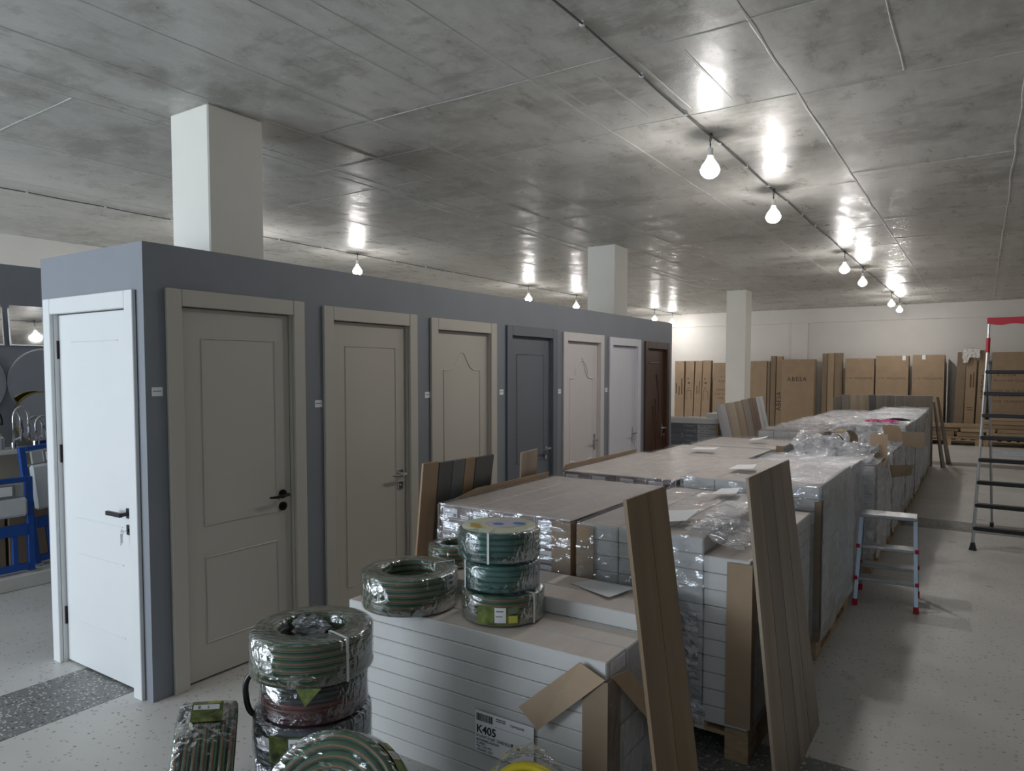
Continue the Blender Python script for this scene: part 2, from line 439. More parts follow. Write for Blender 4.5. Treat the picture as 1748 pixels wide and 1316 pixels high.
yl = {-3.66: (-.6, 2.3, 5.2, 8.1, 11, 14), -2.44: (.3, 2.88, 5.36, 7.9, 10.3, 13, 15.6), -1.22: (1.58, 2.2, 2.88, 4.9, 7.4, 9.9, 12.3, 14.8), 0: (1.57, 2.66, 4.65, 7.1, 9.5, 12, 14.5, 16.9),
      1.22: (1.57, 2.62, 4.95, 7.2, 8.55, 10.9, 13.3, 15.8), 2.44: (1.56, 2.66, 4.68, 6.8, 8.15, 10.6, 13, 15.4), 3.56: (-.4, 1.9, 4.3, 6.7, 9.1, 11.6, 14, 16.4)}
for x in xs[1:-1]:
    ridge((x, -3.0, ZC), (x, YF, ZC), .03)
for x in yl:
    x1 = xs[xs.index(x)+1] if x in xs else x+1.22
    for y in yl[x]: ridge((x, y, ZC), (x1, y+random.uniform(-.03,.03), ZC), .026)
for x in (-1.08, -.57): ridge((x, -2, ZC), (x, YF, ZC), .03, .005)
for (x, y0, y1) in ((.63, -1, 1.56), (.86, -1, 1.2), (3.0, 1.7, 2.6)): ridge((x, y0, ZC), (x, y1, ZC), .02)
for k in range(4): ridge((1.3+k*.26, 1.7, ZC), (1.3+k*.26, 2.5, ZC), .03, .002)

def panel_wall(name, m, x0, x1, y0, y1): return struct(MB().box(x0, x1, y0, y1, 0, ZC).build(name, m))
wl = panel_wall('wall_left', 'wall_cream', XL-.2, XL, YN, YF)
panel_wall('wall_right', 'wall_cream', XR, XR+.2, YN, YF)
wf = struct(MB().box(XL, XR, YF, YF+.2, 0, ZC).build('wall_far', 'wall_cream'))
MB().box(XL, XR, YF-.05, YF, 2.93, ZC, c=.004).build('beam', 'wall_cream', wf)
for x in (-6.3, -.9, 4.9): MB().box(x, x+.42, YF-.06, YF, 0, 2.93, c=.004).build('pilaster', 'wall_cream', wf)
# street wall behind the camera with its two shop windows
b = MB(); ops = [(-6.1, -.9), (2.4, 7.6)]; xx = XL
for (a, c) in ops: b.box(xx, a, YN-.2, YN, 0, ZC); b.box(a, c, YN-.2, YN, 0, .25); b.box(a, c, YN-.2, YN, 2.95, ZC); xx = c
b.box(xx, XR, YN-.2, YN, 0, ZC)
struct(b.build('wall_front', 'wall_cream'))
for i, (a, c) in enumerate(ops):
    wn = MB()
    for x in (a, (a+c)/2-.03, c-.06): wn.box(x, x+.06, YN-.14, YN-.08, .25, 2.95)
    for z in (.25, 2.89): wn.box(a, c, YN-.14, YN-.08, z, z+.06)
    wo = struct(wn.build('window_%d' % (i+1), 'alu_frame'))
    for (p, q) in ((a+.06, (a+c)/2-.03), ((a+c)/2+.03, c-.06)): MB().box(p, q, YN-.115, YN-.105, .31, 2.89).build('pane', 'window_glass', wo)
# columns
for i, y in enumerate((.78, 6.6, 12.75)):
    struct(MB().box(-1.02, -.62, y, y+.4, 0, ZC, c=.008).build('column_%d' % (i+1), 'column_white'), 'square white painted concrete column')

# ------------------------------------------------------------------ the door display partition
PH, PL, PW = 2.28, 7.03, 1.04
doors = [(.107,.861,2.065), (1.117,.867,2.055), (2.139,.844,2.046), (3.14,.858,2.045), (4.123,.878,2.034), (5.144,.84,2.025), (6.124,.785,2.014)]
b = MB(); y = .004
for (u, wd, h) in doors:
    b.box(-.09, 0, y, u+.05, 0, PH); b.box(-.09, 0, u+.05, u+wd-.05, h-.05, PH); y = u+wd-.05
b.box(-.09, 0, y, PL, 0, PH)
pt = struct(b.build('wall_partition', 'partition_grey'), 'grey display partition with a row of sample doors')
b = MB()
b.box(-PW, -1.0+.05, 0, .09, 0, PH); b.box(-.95, -.12, 0, .09, 2.0, PH); b.box(-.12, -.09, 0, .09, 0, PH); b.box(-.09, 0, 0, .004, 0, PH)
b.box(-PW, -PW+.09, .09, PL, 0, PH); b.box(-PW+.09, -.09, PL-.09, PL, 0, PH)
b.build('partition_panel', 'partition_grey', pt)

def bead(path, r=.006, closed=False): return MB().tube(path, r, 6, 0, True, closed)
def rect(u0, u1, w0, w1, v, n=1):
    return [(u0, v, w0), (u1, v, w0), (u1, v, w1), (u0, v, w1)]
def handle(kind, leaf, u, z, v):
    """lever handle with rose and lock plate; v = leaf surface (outwards is -v)"""
    mt = {'square_black': 'black_metal', 'round_bronze': 'dark_bronze', 'square_chrome': 'chrome', 'long_chrome': 'chrome'}[kind]
    hb = MB()
    if kind.startswith('square'): hb.box(u-.026, u+.026, v-.009, v, z-.026, z+.026, c=.002)
    elif kind == 'round_bronze':
        hb.tube([(u, v, z), (u, v-.009, z)], .026, 18)
    else: hb.box(u-.02, u+.02, v-.008, v, z-.11, z+.06, c=.006)
    hb.tube([(u, v-.008, z), (u, v-.05, z)], .010, 10)
    if kind == 'square_black': hb.box(u-.125, u+.012, v-.062, v-.044, z-.011, z+.011, c=.002)
    else: hb.tube([(u+.01, v-.05, z), (u-.03, v-.055, z-.002), (u-.09, v-.053, z-.004), (u-.122, v-.046, z-.003)], [.009,.0095,.008,.006], 10)
    hb.build('handle', mt, leaf)
    if kind != 'long_chrome':
        kb = MB(); zz = z-.085 if kind != 'round_bronze' else z-.072
        if kind == 'round_bronze': kb.tube([(u, v, zz), (u, v-.009, zz)], .026, 18); kb.tube([(u, v-.009, zz), (u, v-.014, zz)], .010, 12)
        else: kb.box(u-.026, u+.026, v-.009, v, zz-.026, zz+.026, c=.002); kb.tube([(u, v-.009, zz), (u, v-.016, zz)], .009, 10)
        kb.build('lock_plate', mt, leaf)
def keys(leaf, u, z, v):
    k = MB().tube([(u, v-.016, z), (u, v-.040, z)], .004, 6)
    k.tube([(u-.012*math.cos(a)-.012, v-.036, z-.012*math.sin(a)-.004) for a in [i*math.pi/5 for i in range(10)]], .0018, 5, closed=True)
    k.box(u-.026, u-.020, v-.039, v-.036, z-.075, z-.016); k.box(u-.016, u-.011, v-.037, v-.034, z-.062, z-.014)
    k.build('key', 'chrome', leaf)
def sample_door(label, loc, rotz, W, Hh, m, beads, hk, hinge=False, cw=.08, key=False):
    d = thing('display_door', label, 'door', loc, (0, 0, rotz), 'sample doors set in the grey partition')
    # casing: two uprights and a head
    MB().box(0, cw, -.022, -.001, 0, Hh, c=.003).build('casing', m, d)
    MB().box(W-cw, W, -.022, -.001, 0, Hh, c=.003).build('casing', m, d)
    MB().box(cw+.0015, W-cw-.0015, -.021, -.001, Hh-.085, Hh, c=.003).build('head_casing', m, d)
    j = MB(); j.box(.055, cw+.006, -.001, .085, 0, Hh-.06); j.box(W-cw-.006, W-.055, -.001, .085, 0, Hh-.06); j.box(cw, W-cw, -.001, .085, Hh-.083, Hh-.06)
    j.build('jamb', m, d)
    v = .022
    lf = MB().box(cw+.009, W-cw-.009, v, v+.04, .012, Hh-.089, c=.002).build('door_leaf', m, d)
    for p, closed, r in beads(W, Hh, v): bead(p, r, closed).build('moulding', m, lf)
    zh = .93 if hk != 'square_black' else .925
    uh = W-cw-.07
    if hk: handle(hk, lf, uh, zh, v)
    if key: keys(lf, uh, zh-.085 if hk != 'long_chrome' else zh-.08, v)
    if hinge:
        for z in (.27, 1.19, 1.77): MB().tube([(cw+.004, v-.006, z-.05), (cw+.004, v-.006, z+.05)], .008, 8).build('hinge', 'hinge_dark', d)
    return d
def st_two(W, Hh, v):
    return [(rect(.21, W-.19, .83, Hh-.245, v), True, .006), (rect(.21, W-.19, .20, .66, v), True, .006)]
def st_one(W, Hh, v): return [(rect(.21, W-.19, .24, Hh-.245, v), True, .006)]
def arch(W, z0, z1, v, amp, flip=1):
    u0, u1 = .19, W-.19; pts = []
    for i in range(25):
        t = i/24; k = math.exp(-((t-.5)/.17)**2)
        pts.append((u0+(u1-u0)*t, v, z0+(z1-z0)*k))
    return pts
def st_ogee(W, Hh, v):
    top = arch(W, 1.66, 1.80, v, 1); return [(top + [(W-.19, v, .86), (.19, v, .86)], True, .006), (rect(.19, W-.19, .2, .74, v), True, .006)]
def st_arch(W, Hh, v):
    o = []
    cu = W/2
    o.append(([(cu+.13*math.cos(a), v, 1.62+.14*math.sin(a)) for a in [math.pi*i/16 for i in range(17)]], False, .008))
    o.append((arch(W, 1.58, 1.79, v, 1) , False, .009))
    o.append((arch(W, .74, .58, v, 1), False, .009))
    o.append((arch(W, .62, .47, v, 1), False, .007))
    o.append(([(.19, v, .74), (.19, v, 1.58)], False, .006)); o.append(([(W-.19, v, .74), (W-.19, v, 1.58)], False, .006))
    o.append((rect(.19, W-.19, .18, .40, v), True, .006))
    return o
def st_plain(W, Hh, v): return [([(W-.17, v, .05), (W-.17, v, Hh-.12)], False, .002)]
def st_curves(W, Hh, v):
    o = [([(.2, v, 1.755), (W-.25, v, 1.755)], False, .009)]
    for (u0, z0, z1, a) in ((.47, .98, 1.62, .05), (.36, .42, 1.22, .05), (.30, .12, .80, -.03), (.42, .62, 1.30, .03)):
        o.append(([(u0+a*math.sin((i/14)*math.pi*1.2), v, z0+(z1-z0)*i/14) for i in range(15)], False, .009))
    return o
cz = math.pi/2
info = [('cream sample door with two moulded panels and a round bronze handle set', 'door_cream', st_two, 'round_bronze', False),
        ('cream sample door with one straight moulded panel and a square chrome handle set', 'door_cream', st_one, 'square_chrome', False),
        ('cream sample door with a peaked ogee moulding behind leaning grey boards', 'door_cream', st_ogee, None, False),
        ('slate grey sample door with rectangular panels and chrome lever', 'door_slate', st_two, 'square_chrome', False),
        ('pinkish white sample door with round arch and wavy mouldings', 'door_pinkwhite', st_arch, 'long_chrome', False),
        ('plain lilac white sample door with faint grain between pinkish and brown doors', 'door_lilacwhite', st_plain, 'long_chrome', True),
        ('dark brown sample door with curved grooves and keys in the lock', 'door_brown', st_curves, 'long_chrome', True)]
for (u, wd, h), (lab, m, stl, hk, key) in zip(doors, info):
    sample_door(lab, (0, u, 0), cz, wd, h, m, stl, hk, key=key)
def st_end(W, Hh, v): return [([(.22, v, 1.81), (W-.22, v, 1.81)], False, .004), ([(.22, v, .845), (W-.22, v, .845)], False, .004), ([(.22, v, .645), (W-.22, v, .645)], False, .004), ([(.22, v, .26), (W-.22, v, .26)], False, .004)]
sample_door('bluish white sample door with black square lever and keys on the partition end', (-.985, 0, 0), 0, .92, 2.05, 'door_white', st_end, 'square_black', True, .075, True)
for y, z, wh in ((.058, 1.55, 'the cream two-panel door near the partition corner'), (1.082, 1.452, 'the two-panel and one-panel cream doors'), (2.111, 1.478, 'the one-panel door and the peaked cream door'),
              (3.077, 1.475, 'the peaked cream door and the slate grey door'), (4.07, 1.458, 'the slate grey door and the pinkish white door'), (5.09, 1.45, 'the pinkish white and lilac white doors')):
    t = thing('price_tag', 'small white price tag ' + ('beside ' if y < .5 else 'between ') + wh, 'price tag', (.0006, y, z), (0, 0, 0), 'price tags beside the doors')
    MB().box(0, .0015, -.028, .028, -.022, .022).build('card', 'paper', t)
    MB().box(.0015, .002, -.022, .020, .000, .005).build('print', 'ink_grey', t)

# ------------------------------------------------------------------ bulbs and cables on the ceiling
def bulb_mesh():
    prof = [(.0, -.02), (.016, -.02), (.017, .035), (.024, .055), (.0, .055)]
    return prof
def make_bulb(label, group):
    t = thing('hanging_bulb', label, 'light bulb', (0,0,0), (0,0,0), group)
    MB().box(-.012, .012, -.012, .012, -.016, 0, c=.002).build('ceiling_hook', 'wire_dark', t)
    MB().tube([(0,0,-.012), (.006,0,-.04), (-.004,.003,-.07), (0,0,-.10)], .0035, 6).tube([(0,0,-.012), (-.006,.002,-.045), (.004,0,-.075), (0,0,-.10)], .003, 6).build('wire', 'wire_dark', t)
    MB().lathe([(0,-.095), (.014,-.097), (.020,-.108), (.020,-.155), (0,-.157)], 16).build('socket', 'socket_white', t, smooth=False)
    MB().lathe([(.0,-.150), (.020,-.152), (.024,-.168), (.036,-.188), (.056,-.214), (.064,-.232), (.0665,-.246), (.0,-.2462)], 24).build('bulb_neck', 'bulb_neck', t, smooth=True)
    pr = [(.0655,-.247)]
    for i in range(9): a = .06+(math.pi*.5-.06)*i/8; pr.append((.066*math.cos(a), -.246-.062*math.sin(a)))
    MB().lathe(pr, 24).build('bulb', 'bulb_glow', t, smooth=True)
    return t
row1 = [3.047, 4.84, 8.818, 10.578, 14.833, 16.542]
row2 = [3.4, 5.277, 9.78, 11.71, 16.1, 17.4]
p1 = make_bulb('bare glowing white bulb hanging on a short wire over the wrapped pallets', 'bulbs on the cable above the pallets')
for i, y in enumerate(row1):
    o = p1 if i == 0 else copy_tree(p1); o.location = (1.78, y, ZC)
p2 = make_bulb('bare glowing white bulb on the cable behind the grey door partition', 'bulbs on the cable behind the partition')
for i, y in enumerate(row2):
    o = p2 if i == 0 else copy_tree(p2); o.location = (-3.94, y, ZC)
def cable(x, y0, y1, label, clips):
    t = thing('ceiling_cable', label, 'cable', (x, y0, ZC))
    n = int((y1-y0)/.3); MB().tube([(.006*math.sin(i*.9), (y1-y0)*i/n, -.012-.006*abs(math.sin(i*1.3))) for i in range(n+1)], .006, 6).build('cable_line', 'cable_grey', t)
    cm = MB().box(-.012, .012, -.01, .01, -.022, 0, c=.002).mesh('cable_clip', 'tape')
    for k in range(clips): link('cable_clip', cm, t, (0, .35+(y1-y0-.5)*k/(clips-1), 0))
cable(1.78, -5.5, 18.1, 'grey cable clipped along the concrete ceiling above the wrapped pallets', 34)
cable(-3.94, -5.5, 18.1, 'thin grey ceiling cable clipped beyond the door partition', 34)
cable(7.3, -5.5, 18.1, 'grey ceiling cable over the right aisle', 20)

# ================================================================== PALLET LOADS
PK = {}
def pack_mesh(kind, dx, dy, dz, along):
    key = (kind, round(dx,3), round(dy,3), round(dz,3))
    if key in PK: return PK[key]
    g = .002
    b = MB()
    if kind == 'white': mats = ['pack_white', 'pack_top']; fm = {'t': 1}
    elif kind == 'purple': mats = ['pack_white', 'pack_top', 'pack_purple']; fm = {'t': 1, 'y0': 2, 'y1': 2, 'x0': 2, 'x1': 2}
    elif kind == 'allwhite': mats = ['pack_white']; fm = {}
    elif kind == 'dark': mats = ['pack_dark', 'pack_white']; fm = {'t': 1}
    b.box(g, dx-g, g, dy-g, 0, dz-g, c=.004, fm=fm)
    PK[key] = b.mesh('package', mats); return PK[key]
PB = {}
def add_pallet(t, dx, dy):
    key = (round(dx,3), round(dy,3))
    if key not in PB:
        PB[key] = (MB().box(0, .1, 0, dy, .118, .138, c=.002).mesh('deck_board', 'pallet_wood'), MB().box(-.05, .05, -.07, .07, .022, .10, c=.003).mesh('pallet_block', 'pallet_wood'),
                   MB().box(0, .1, 0, dy, 0, .022, c=.002).mesh('base_board', 'pallet_wood'), MB().box(0, dx, 0, .12, .10, .118, c=.002).mesh('stringer_board', 'pallet_wood'))
    dk, bl, bb, sb = PB[key]
    n = max(4, int(dx/.16))
    for i in range(n): link('deck_board', dk, t, ((dx-.1)*i/(n-1), 0, 0))
    for x in (0, (dx-.1)/2, dx-.1): link('base_board', bb, t, (x, 0, 0))
    for y in (0, (dy-.12)/2, dy-.12): link('stringer_board', sb, t, (0, y, 0))
    for x in (.05, dx/2, dx-.05):
        for y in (.07, dy/2, dy-.07): link('pallet_block', bl, t, (x, y, 0))
def nz(p, s, sd): return noise.noise(Vector((p[0]*s+sd, p[1]*s, p[2]*s)))
def wrap(t, dx, dy, z0, z1, sd, m='film', amp=.010, off=.012, sag=0, top=True, sides=('y0','x1','x0','y1'), holes=None):
    b = MB(); o = off
    def disp(p, n):
        k = amp*(nz(p, 6, sd) + .6*nz(p, 17, sd+5)); return Vector(p) + Vector(n)*(k+amp*.5)
    N1 = max(10, int(dx/.05)); N2 = max(10, int(dy/.05)); NZ = max(6, int((z1-z0)/.06))
    if top: b.grid(lambda u, v: disp((-o+(dx+2*o)*u, -o+(dy+2*o)*v, z1+o*.5 - sag*math.sin(math.pi*u)*math.sin(math.pi*v)), (0,0,1)), N1, N2)
    if 'y0' in sides: b.grid(lambda u, v: disp((-o+(dx+2*o)*u, -o, z0+(z1+o*.5-z0)*v), (0,-1,0)), N1, NZ)
    if 'y1' in sides: b.grid(lambda u, v: disp((dx+o-(dx+2*o)*u, dy+o, z0+(z1+o*.5-z0)*v), (0,1,0)), N1, NZ)
    if 'x1' in sides: b.grid(lambda u, v: disp((dx+o, -o+(dy+2*o)*u, z0+(z1+o*.5-z0)*v), (1,0,0)), N2, NZ)
    if 'x0' in sides: b.grid(lambda u, v: disp((-o, dy+o-(dy+2*o)*u, z0+(z1+o*.5-z0)*v), (-1,0,0)), N2, NZ)
    f = b.build('wrapping_film', m, t, smooth=True); return f
def corner_post(t, x, y, z0, z1, sx, sy, w1=.09, w2=.05, m='cardboard'):
    """L profile: leg w1 along x (direction sx), leg w2 along y (direction sy)"""
    b = MB(); th = .005
    b.box(min(x, x+sx*w1), max(x, x+sx*w1), min(y, y-sy*th), max(y, y-sy*th), z0, z1)
    b.box(min(x, x-sx*th), max(x, x-sx*th), min(y-sy*th, y+sy*w2), max(y-sy*th, y+sy*w2), z0, z1)
    return b.build('corner_protector', m, t)
def load(label, x0, x1, y0, y1, kind, cols, along, rows, dz, z0=.14, skip=None, pallet=True, jit=.004, group='wrapped pallet loads', cat='pallet load'):
    t = thing('pallet_load', label, cat, (x0, y0, 0), (0,0,0), group)
    dx, dy = x1-x0, y1-y0
    if pallet: add_pallet(t, dx, dy)
    for r in range(rows):
        for c in range(cols):
            if skip and skip(r, c): continue
            if along == 'y': w_ = dx/cols; me = pack_mesh(kind, w_, dy, dz, along); p = (c*w_, 0, z0+r*dz)
            else: w_ = dy/cols; me = pack_mesh(kind, dx, w_, dz, along); p = (0, c*w_, z0+r*dz)
            a = random.uniform(-jit, jit)
            q = link('package', me, t, (p[0]+(a if along == 'x' else 0), p[1]+(a if along == 'y' else 0), p[2]))
            if kind == 'purple' and along == 'y' and r >= rows-7:
                link('package_label', LAB1, q, (.018, -.0012, .006)); link('package_label', LAB2, q, (w_-.062, -.0012, .006))
    return t, dx, dy
LAB1 = MB().box(0, .095, -.0008, .0015, 0, .048).box(.008, .05, -.0012, -.0008, .008, .013, 1).box(.008, .06, -.0012, -.0008, .022, .026, 1).box(.068, .088, -.0012, -.0008, .006, .022, 1).mesh('package_label', ['label_white', 'ink_grey'])
LAB2 = MB().box(0, .05, -.0008, .0015, 0, .016).box(.006, .04, -.0012, -.0008, .006, .010, 1).mesh('package_label', ['label_white', 'ink_grey'])

# P1: the near pallet with the K405 label (front half one layer lower)
P1X, P1Y = 1.05, .315
t1, dx, dy = load('low pallet of white flooring packs with a barcode label carrying coiled hoses on top', P1X, 2.33, P1Y, .985, 'white', 4, 'x', 10, .07, z0=0, skip=lambda r, c: r == 9 and c < 2, jit=.006, pallet=False)
lb = MB().box(0, .272, -.0015, 0, 0, .165, c=0).build('pack_label', 'paper', t1, (.715, -.008, .152), (0, 0, 0))
def ptxt(s, size, x, z, m='ink', bold=0): text(lb, s, size, (x, -.0018, z), FRONT, m, bold=bold)
ptxt('K405', .044, .006, .078, bold=.0009)
ptxt('EX SPAT E1200 - K405MELEO', .0135, .006, .060); ptxt('BODENBELAG/SLIM', .0125, .006, .045); ptxt('CLASSIC', .0125, .006, .032); ptxt('MG 12-07-174', .012, .006, .019); ptxt('20220907-2217', .0125, .006, .005)
ptxt('CLIMASAVE', .0125, .165, .140)
bc = MB(); x = .006
while x < .083: wd = random.choice((.0012, .0022, .0035)); bc.box(x, x+wd, -.0021, -.0015, .126, .155); x += wd+random.choice((.0012, .002))
for zz in (.151, .143): bc.box(.10, .145, -.0021, -.0015, zz, zz+.003)
bc.box(.172, .178, -.0021, -.0015, .062, .074); bc.box(.195, .21, -.0021, -.0015, .056, .070)
bc.build('barcode', 'ink', lb)
for zz in (.118, .071): MB().box(.095 if zz > .1 else .09, .262, -.0019, -.0015, zz, zz+.0012).build('label_rule', 'ink_grey', lb)
corner_post(t1, dx+.008, -.010, .02, .565, -1, 1, .095, .10, 'cardboard_dark')
# torn flaps of the corner protector
def flap(t, pts, th, m, name='torn_flap'):
    o = t.location
    q = [Vector(p)-o for p in pts]; return MB().quad_slab(*q, th).build(name, m, t)
flap(t1, [(2.075,.272,.334), (2.335,.295,.575), (2.235,.292,.618), (1.998,.262,.405)], .004, 'cardboard_light')
flap(t1, [(2.352,.315,.585), (2.41,.694,.205), (2.42,.88,.172), (2.356,.446,.565)], .004, 'cardboard_light')
wrap(t1, dx, dy, .03, .626, 3, 'film', .008, .016, top=False, sides=('x1',))
# scuffed white end of the top pack
MB().box(dx+.002, dx+.0035, .03, .15, .57, .62).build('end_sticker', 'label_white', t1)

# P2 left: brown-purple cartons with white labels
t, dx, dy = load('shrink-wrapped pallet of purple-brown flooring cartons with white end labels behind the stacked hoses', .98, 1.775, 1.06, 2.295, 'purple', 4, 'y', 11, .0725, .14)
z1 = .14+11*.0725
wrap(t, dx, dy, .15, z1, 11, 'film', .012, .010, sides=('y0','x0'))
corner_post(t, dx+.004, -.008, .15, z1-.01, -1, 1, .10, .05)
MB().tube([(-.006, -.01, .15), (-.006, -.01, z1)], .006, 6).build('edge_strip', 'cardboard_dark', t)
MB().quad_slab((-.02,.0,z1-.02), (-.018,dy*.95,z1-.0), (-.012,dy*.95,z1+.035), (-.014,.35,z1+.035), .004).build('edge_board', 'cardboard', t)
# P2 right: white pack ends
t, dx, dy = load('shrink-wrapped pallet of plain white flooring packs with cardboard corner posts and papers on top', 1.825, 2.625, 1.06, 2.295, 'white', 4, 'y', 11, .0725, .14, skip=lambda r, c: r == 10 and c == 3)
wrap(t, dx-.2, dy, .15, z1, 17, 'film', .012, .010, sides=('y0',))
wrap(t, dx, dy, .15, z1-.08, 19, 'film', .010, .012, top=False, sides=('x1',))
corner_post(t, -.004, -.008, .15, z1-.012, 1, 1, .085, .04)
corner_post(t, dx+.006, -.012, .16, z1-.085, -1, 1, .10, .05)
# crumpled film over its open corner
def crumple(t, fn, nu, nv, amp, sd, m='film_heavy', name='loose_film'):
    def g(u, v):
        p = Vector(fn(u, v)); return p + Vector((nz(p, 9, sd), nz(p, 9, sd+20), nz(p, 9, sd+40)))*amp + Vector((nz(p, 24, sd), nz(p, 24, sd+8), nz(p, 24, sd+4)))*amp*.5
    return MB().grid(g, nu, nv).build(name, m, t, smooth=False)
crumple(t, lambda u, v: (.52+.20*u, .10+.55*v, z1+.035-.06*(u > .75)), 26, 40, .03, 3, 'film_bag')
crumple(t, lambda u, v: (.50+.26*u, .02+.40*v, z1+.03-.05*u), 26, 30, .025, 5)
crumple(t, lambda u, v: (.42+.16*u+.05*v, -.035-.01*u, .62-.50*v), 14, 34, .022, 8)
# P3 left
t, dx, dy = load('wrapped pallet of purple-brown cartons with a row of labels along its front top edge', 1.01, 1.815, 2.36, 3.70, 'purple', 4, 'y', 11, .0755, .14)
z3 = .14+11*.0755
wrap(t, dx, dy, .5, z3, 23, 'film', .012, .010, sides=('y0','x1'))
MB().quad_slab((-.02,.0,z3-.02), (-.018,dy*.95,z3-.0), (-.012,dy*.95,z3+.03), (-.014,.05,z3+.03), .004).build('edge_board', 'cardboard', t)
# P3 right: the one whose long side faces the aisle
t, dx, dy = load('tall film-wrapped pallet of white packs with a brown corner strip facing the step stool', 1.86, 2.655, 2.36, 3.50, 'white', 4, 'y', 12, .0715, .14, skip=lambda r, c: r == 10 and c == 3 and False)
z3r = .14+12*.0715
wrap(t, dx, dy, .12, z3r, 29, 'film', .008, .012, sides=('y0','x1'))
wrap(t, dx, dy, .12, z3r-.01, 31, 'film_heavy', .006, .022, top=False, sides=('x1',))
crumple(t, lambda u, v: (dx-.28+.28*u, .05+1.0*v, z3r+.016), 20, 40, .012, 13)
corner_post(t, dx+.008, -.012, .12, z3r-.08, -1, 1, .03, .06, 'cardboard_dark')
# P4 left, two pallets
for (lab, x0, x1, y0, y1, sd, al) in (('film-covered pallet of beige-topped packs next behind the labelled purple cartons', 1.05, 1.86, 3.78, 4.60, 41, 'x'),
                                  ('film-covered pallet of beige-topped packs before the gap with leaning sample planks', 1.10, 1.88, 4.66, 5.58, 43, 'x')):
    t, dx, dy = load(lab, x0, x1, y0, y1, 'white', 4, al, 11, .0745, .14)
    wrap(t, dx, dy, .3, .14+11*.0745, sd, 'film', .014, .010, sides=('y0','x1'))
    if sd == 43: corner_post(t, dx+.012, -.014, .4, .99, 1, 1, .06, .04, 'cardboard')
# P4 right, P5 right, P5b right (torn film heap)
t, dx, dy = load('film-wrapped pallet of white packs with a sagging wavy side beside the step stool', 1.92, 2.615, 3.58, 4.36, 'allwhite', 4, 'x', 11, .0735, .14)
wrap(t, dx, dy, .12, .14+11*.0735, 47, 'film_heavy', .012, .014, sides=('y0','x1'))
wrap(t, dx, dy, .12, .14+11*.0735, 48, 'film', .016, .024, top=False, sides=('x1',))
t, dx, dy = load('torn film-wrapped pallet with an upright cardboard flap at its aisle corner', 1.985, 2.69, 4.47, 5.56, 'allwhite', 4, 'y', 10, .0735, .14)
wrap(t, dx, dy, .12, .14+10*.0735, 51, 'film_heavy', .02, .014, sides=('y0','x1'))
crumple(t, lambda u, v: (.02+.66*u, .05+1.0*v, .885+.16*math.sin(math.pi*v)*(1-.6*u)), 22, 30, .07, 21)
crumple(t, lambda u, v: (.04+.62*u, .1+.9*v, .90+.20*math.sin(math.pi*v)*(1-.75*u)), 16, 22, .07, 77)
MB().quad_slab((.60,.62,.80), (.74,.60,.80), (.74,.60,1.10), (.60,.62,1.10), .005).build('torn_flap', 'cardboard_light', t)
MB().quad_slab((.78,.62,.72), (.92,.75,.74), (.93,.76,.83), (.76,.62,.83), .005).build('torn_flap', 'cardboard_dark', t)
def curl(t, c, r, wdt, a0, a1, m='cardboard', rz=0):
    b = MB(); n = 14
    def f(u, v): a = a0+(a1-a0)*u; return (c[0]+r*math.cos(a)*math.cos(rz)-(v-.5)*wdt*math.sin(rz), c[1]+r*math.cos(a)*math.sin(rz)+(v-.5)*wdt*math.cos(rz), c[2]+r*math.sin(a))
    b.grid(f, n, 2); b.grid(lambda u, v: Vector(f(u, v))*1.0 + Vector((0,0,.004)), n, 2)
    return b.build('curled_cardboard', m, t)
curl(t, (.22, .78, .93), .16, .14, .1, 2.6, 'cardboard_dark', .3)
curl(t, (.33, 1.05, 1.0), .09, .16, -.6, 2.4, 'cardboard', .6)
t, dx, dy = load('lower pallet under a heap of torn stretch film beyond the upright flap', 2.02, 2.70, 5.66, 6.86, 'allwhite', 4, 'y', 10, .0735, .14)
wrap(t, dx, dy, .12, .14+10*.0735, 57, 'film_heavy', .02, .014, sides=('y0','x1'))
crumple(t, lambda u, v: (.02+.64*u, .05+1.08*v, .90+.10*v), 22, 30, .07, 33)
MB().quad_slab((.58,.55,.93), (.75,.50,.95), (.70,.5,1.10), (.54,.55,1.10), .005).build('torn_flap', 'cardboard', t)
MB().quad_slab((.74,.5,.90), (.93,.48,.90), (.92,.48,1.05), (.72,.5,1.05), .005).build('torn_flap', 'cardboard_dark', t)
# far pallets, left and right columns
for (lab, x0, x1, y0, y1, rows, sd) in (
    ('film-wrapped pallet with a white front edge just past the gap in the left row', 1.23, 1.92, 6.60, 7.95, 11, 61),
    ('far film-wrapped pallet with wrinkled film second past the gap in the left row', 1.22, 1.92, 8.02, 9.44, 11, 63),
    ('last film-wrapped pallet of the left row, in front of the standing sample boards', 1.25, 1.94, 9.52, 11.75, 11, 65),
    ('tall film-wrapped pallet with white front, a pink scrap lying on it', 2.03, 2.70, 7.02, 8.13, 12, 67),
    ('tall film-wrapped pallet next behind the one with the pink scrap', 2.03, 2.71, 8.22, 9.33, 12, 69),
    ('film-wrapped pallet with grey side, last but one along the aisle', 2.03, 2.70, 9.42, 10.53, 12, 71),
    ('last film-wrapped pallet along the aisle with long boards leaning on it', 2.03, 2.68, 10.62, 11.75, 12, 73)):
    t, dx, dy = load(lab, x0, x1, y0, y1, 'white' if sd < 66 else 'allwhite', 4, 'y', rows, .0745, .14)
    wrap(t, dx, dy, .12, .14+rows*.0745, sd, 'film_heavy' if sd >= 67 else 'film', .016, .014, sides=('y0','x1'))
    if sd == 61: corner_post(t, dx+.014, -.016, .7, .955, -1, 1, .06, .04, 'cardboard'); 
    if sd == 73: corner_post(t, dx+.014, -.016, .1, 1.02, -1, 1, .06, .05, 'cardboard_dark')
    if sd in (61, 63, 65): crumple(t, lambda u, v: (.03+(dx-.06)*u, .03+(dy-.06)*v, .975), 30, 40, .025, sd)
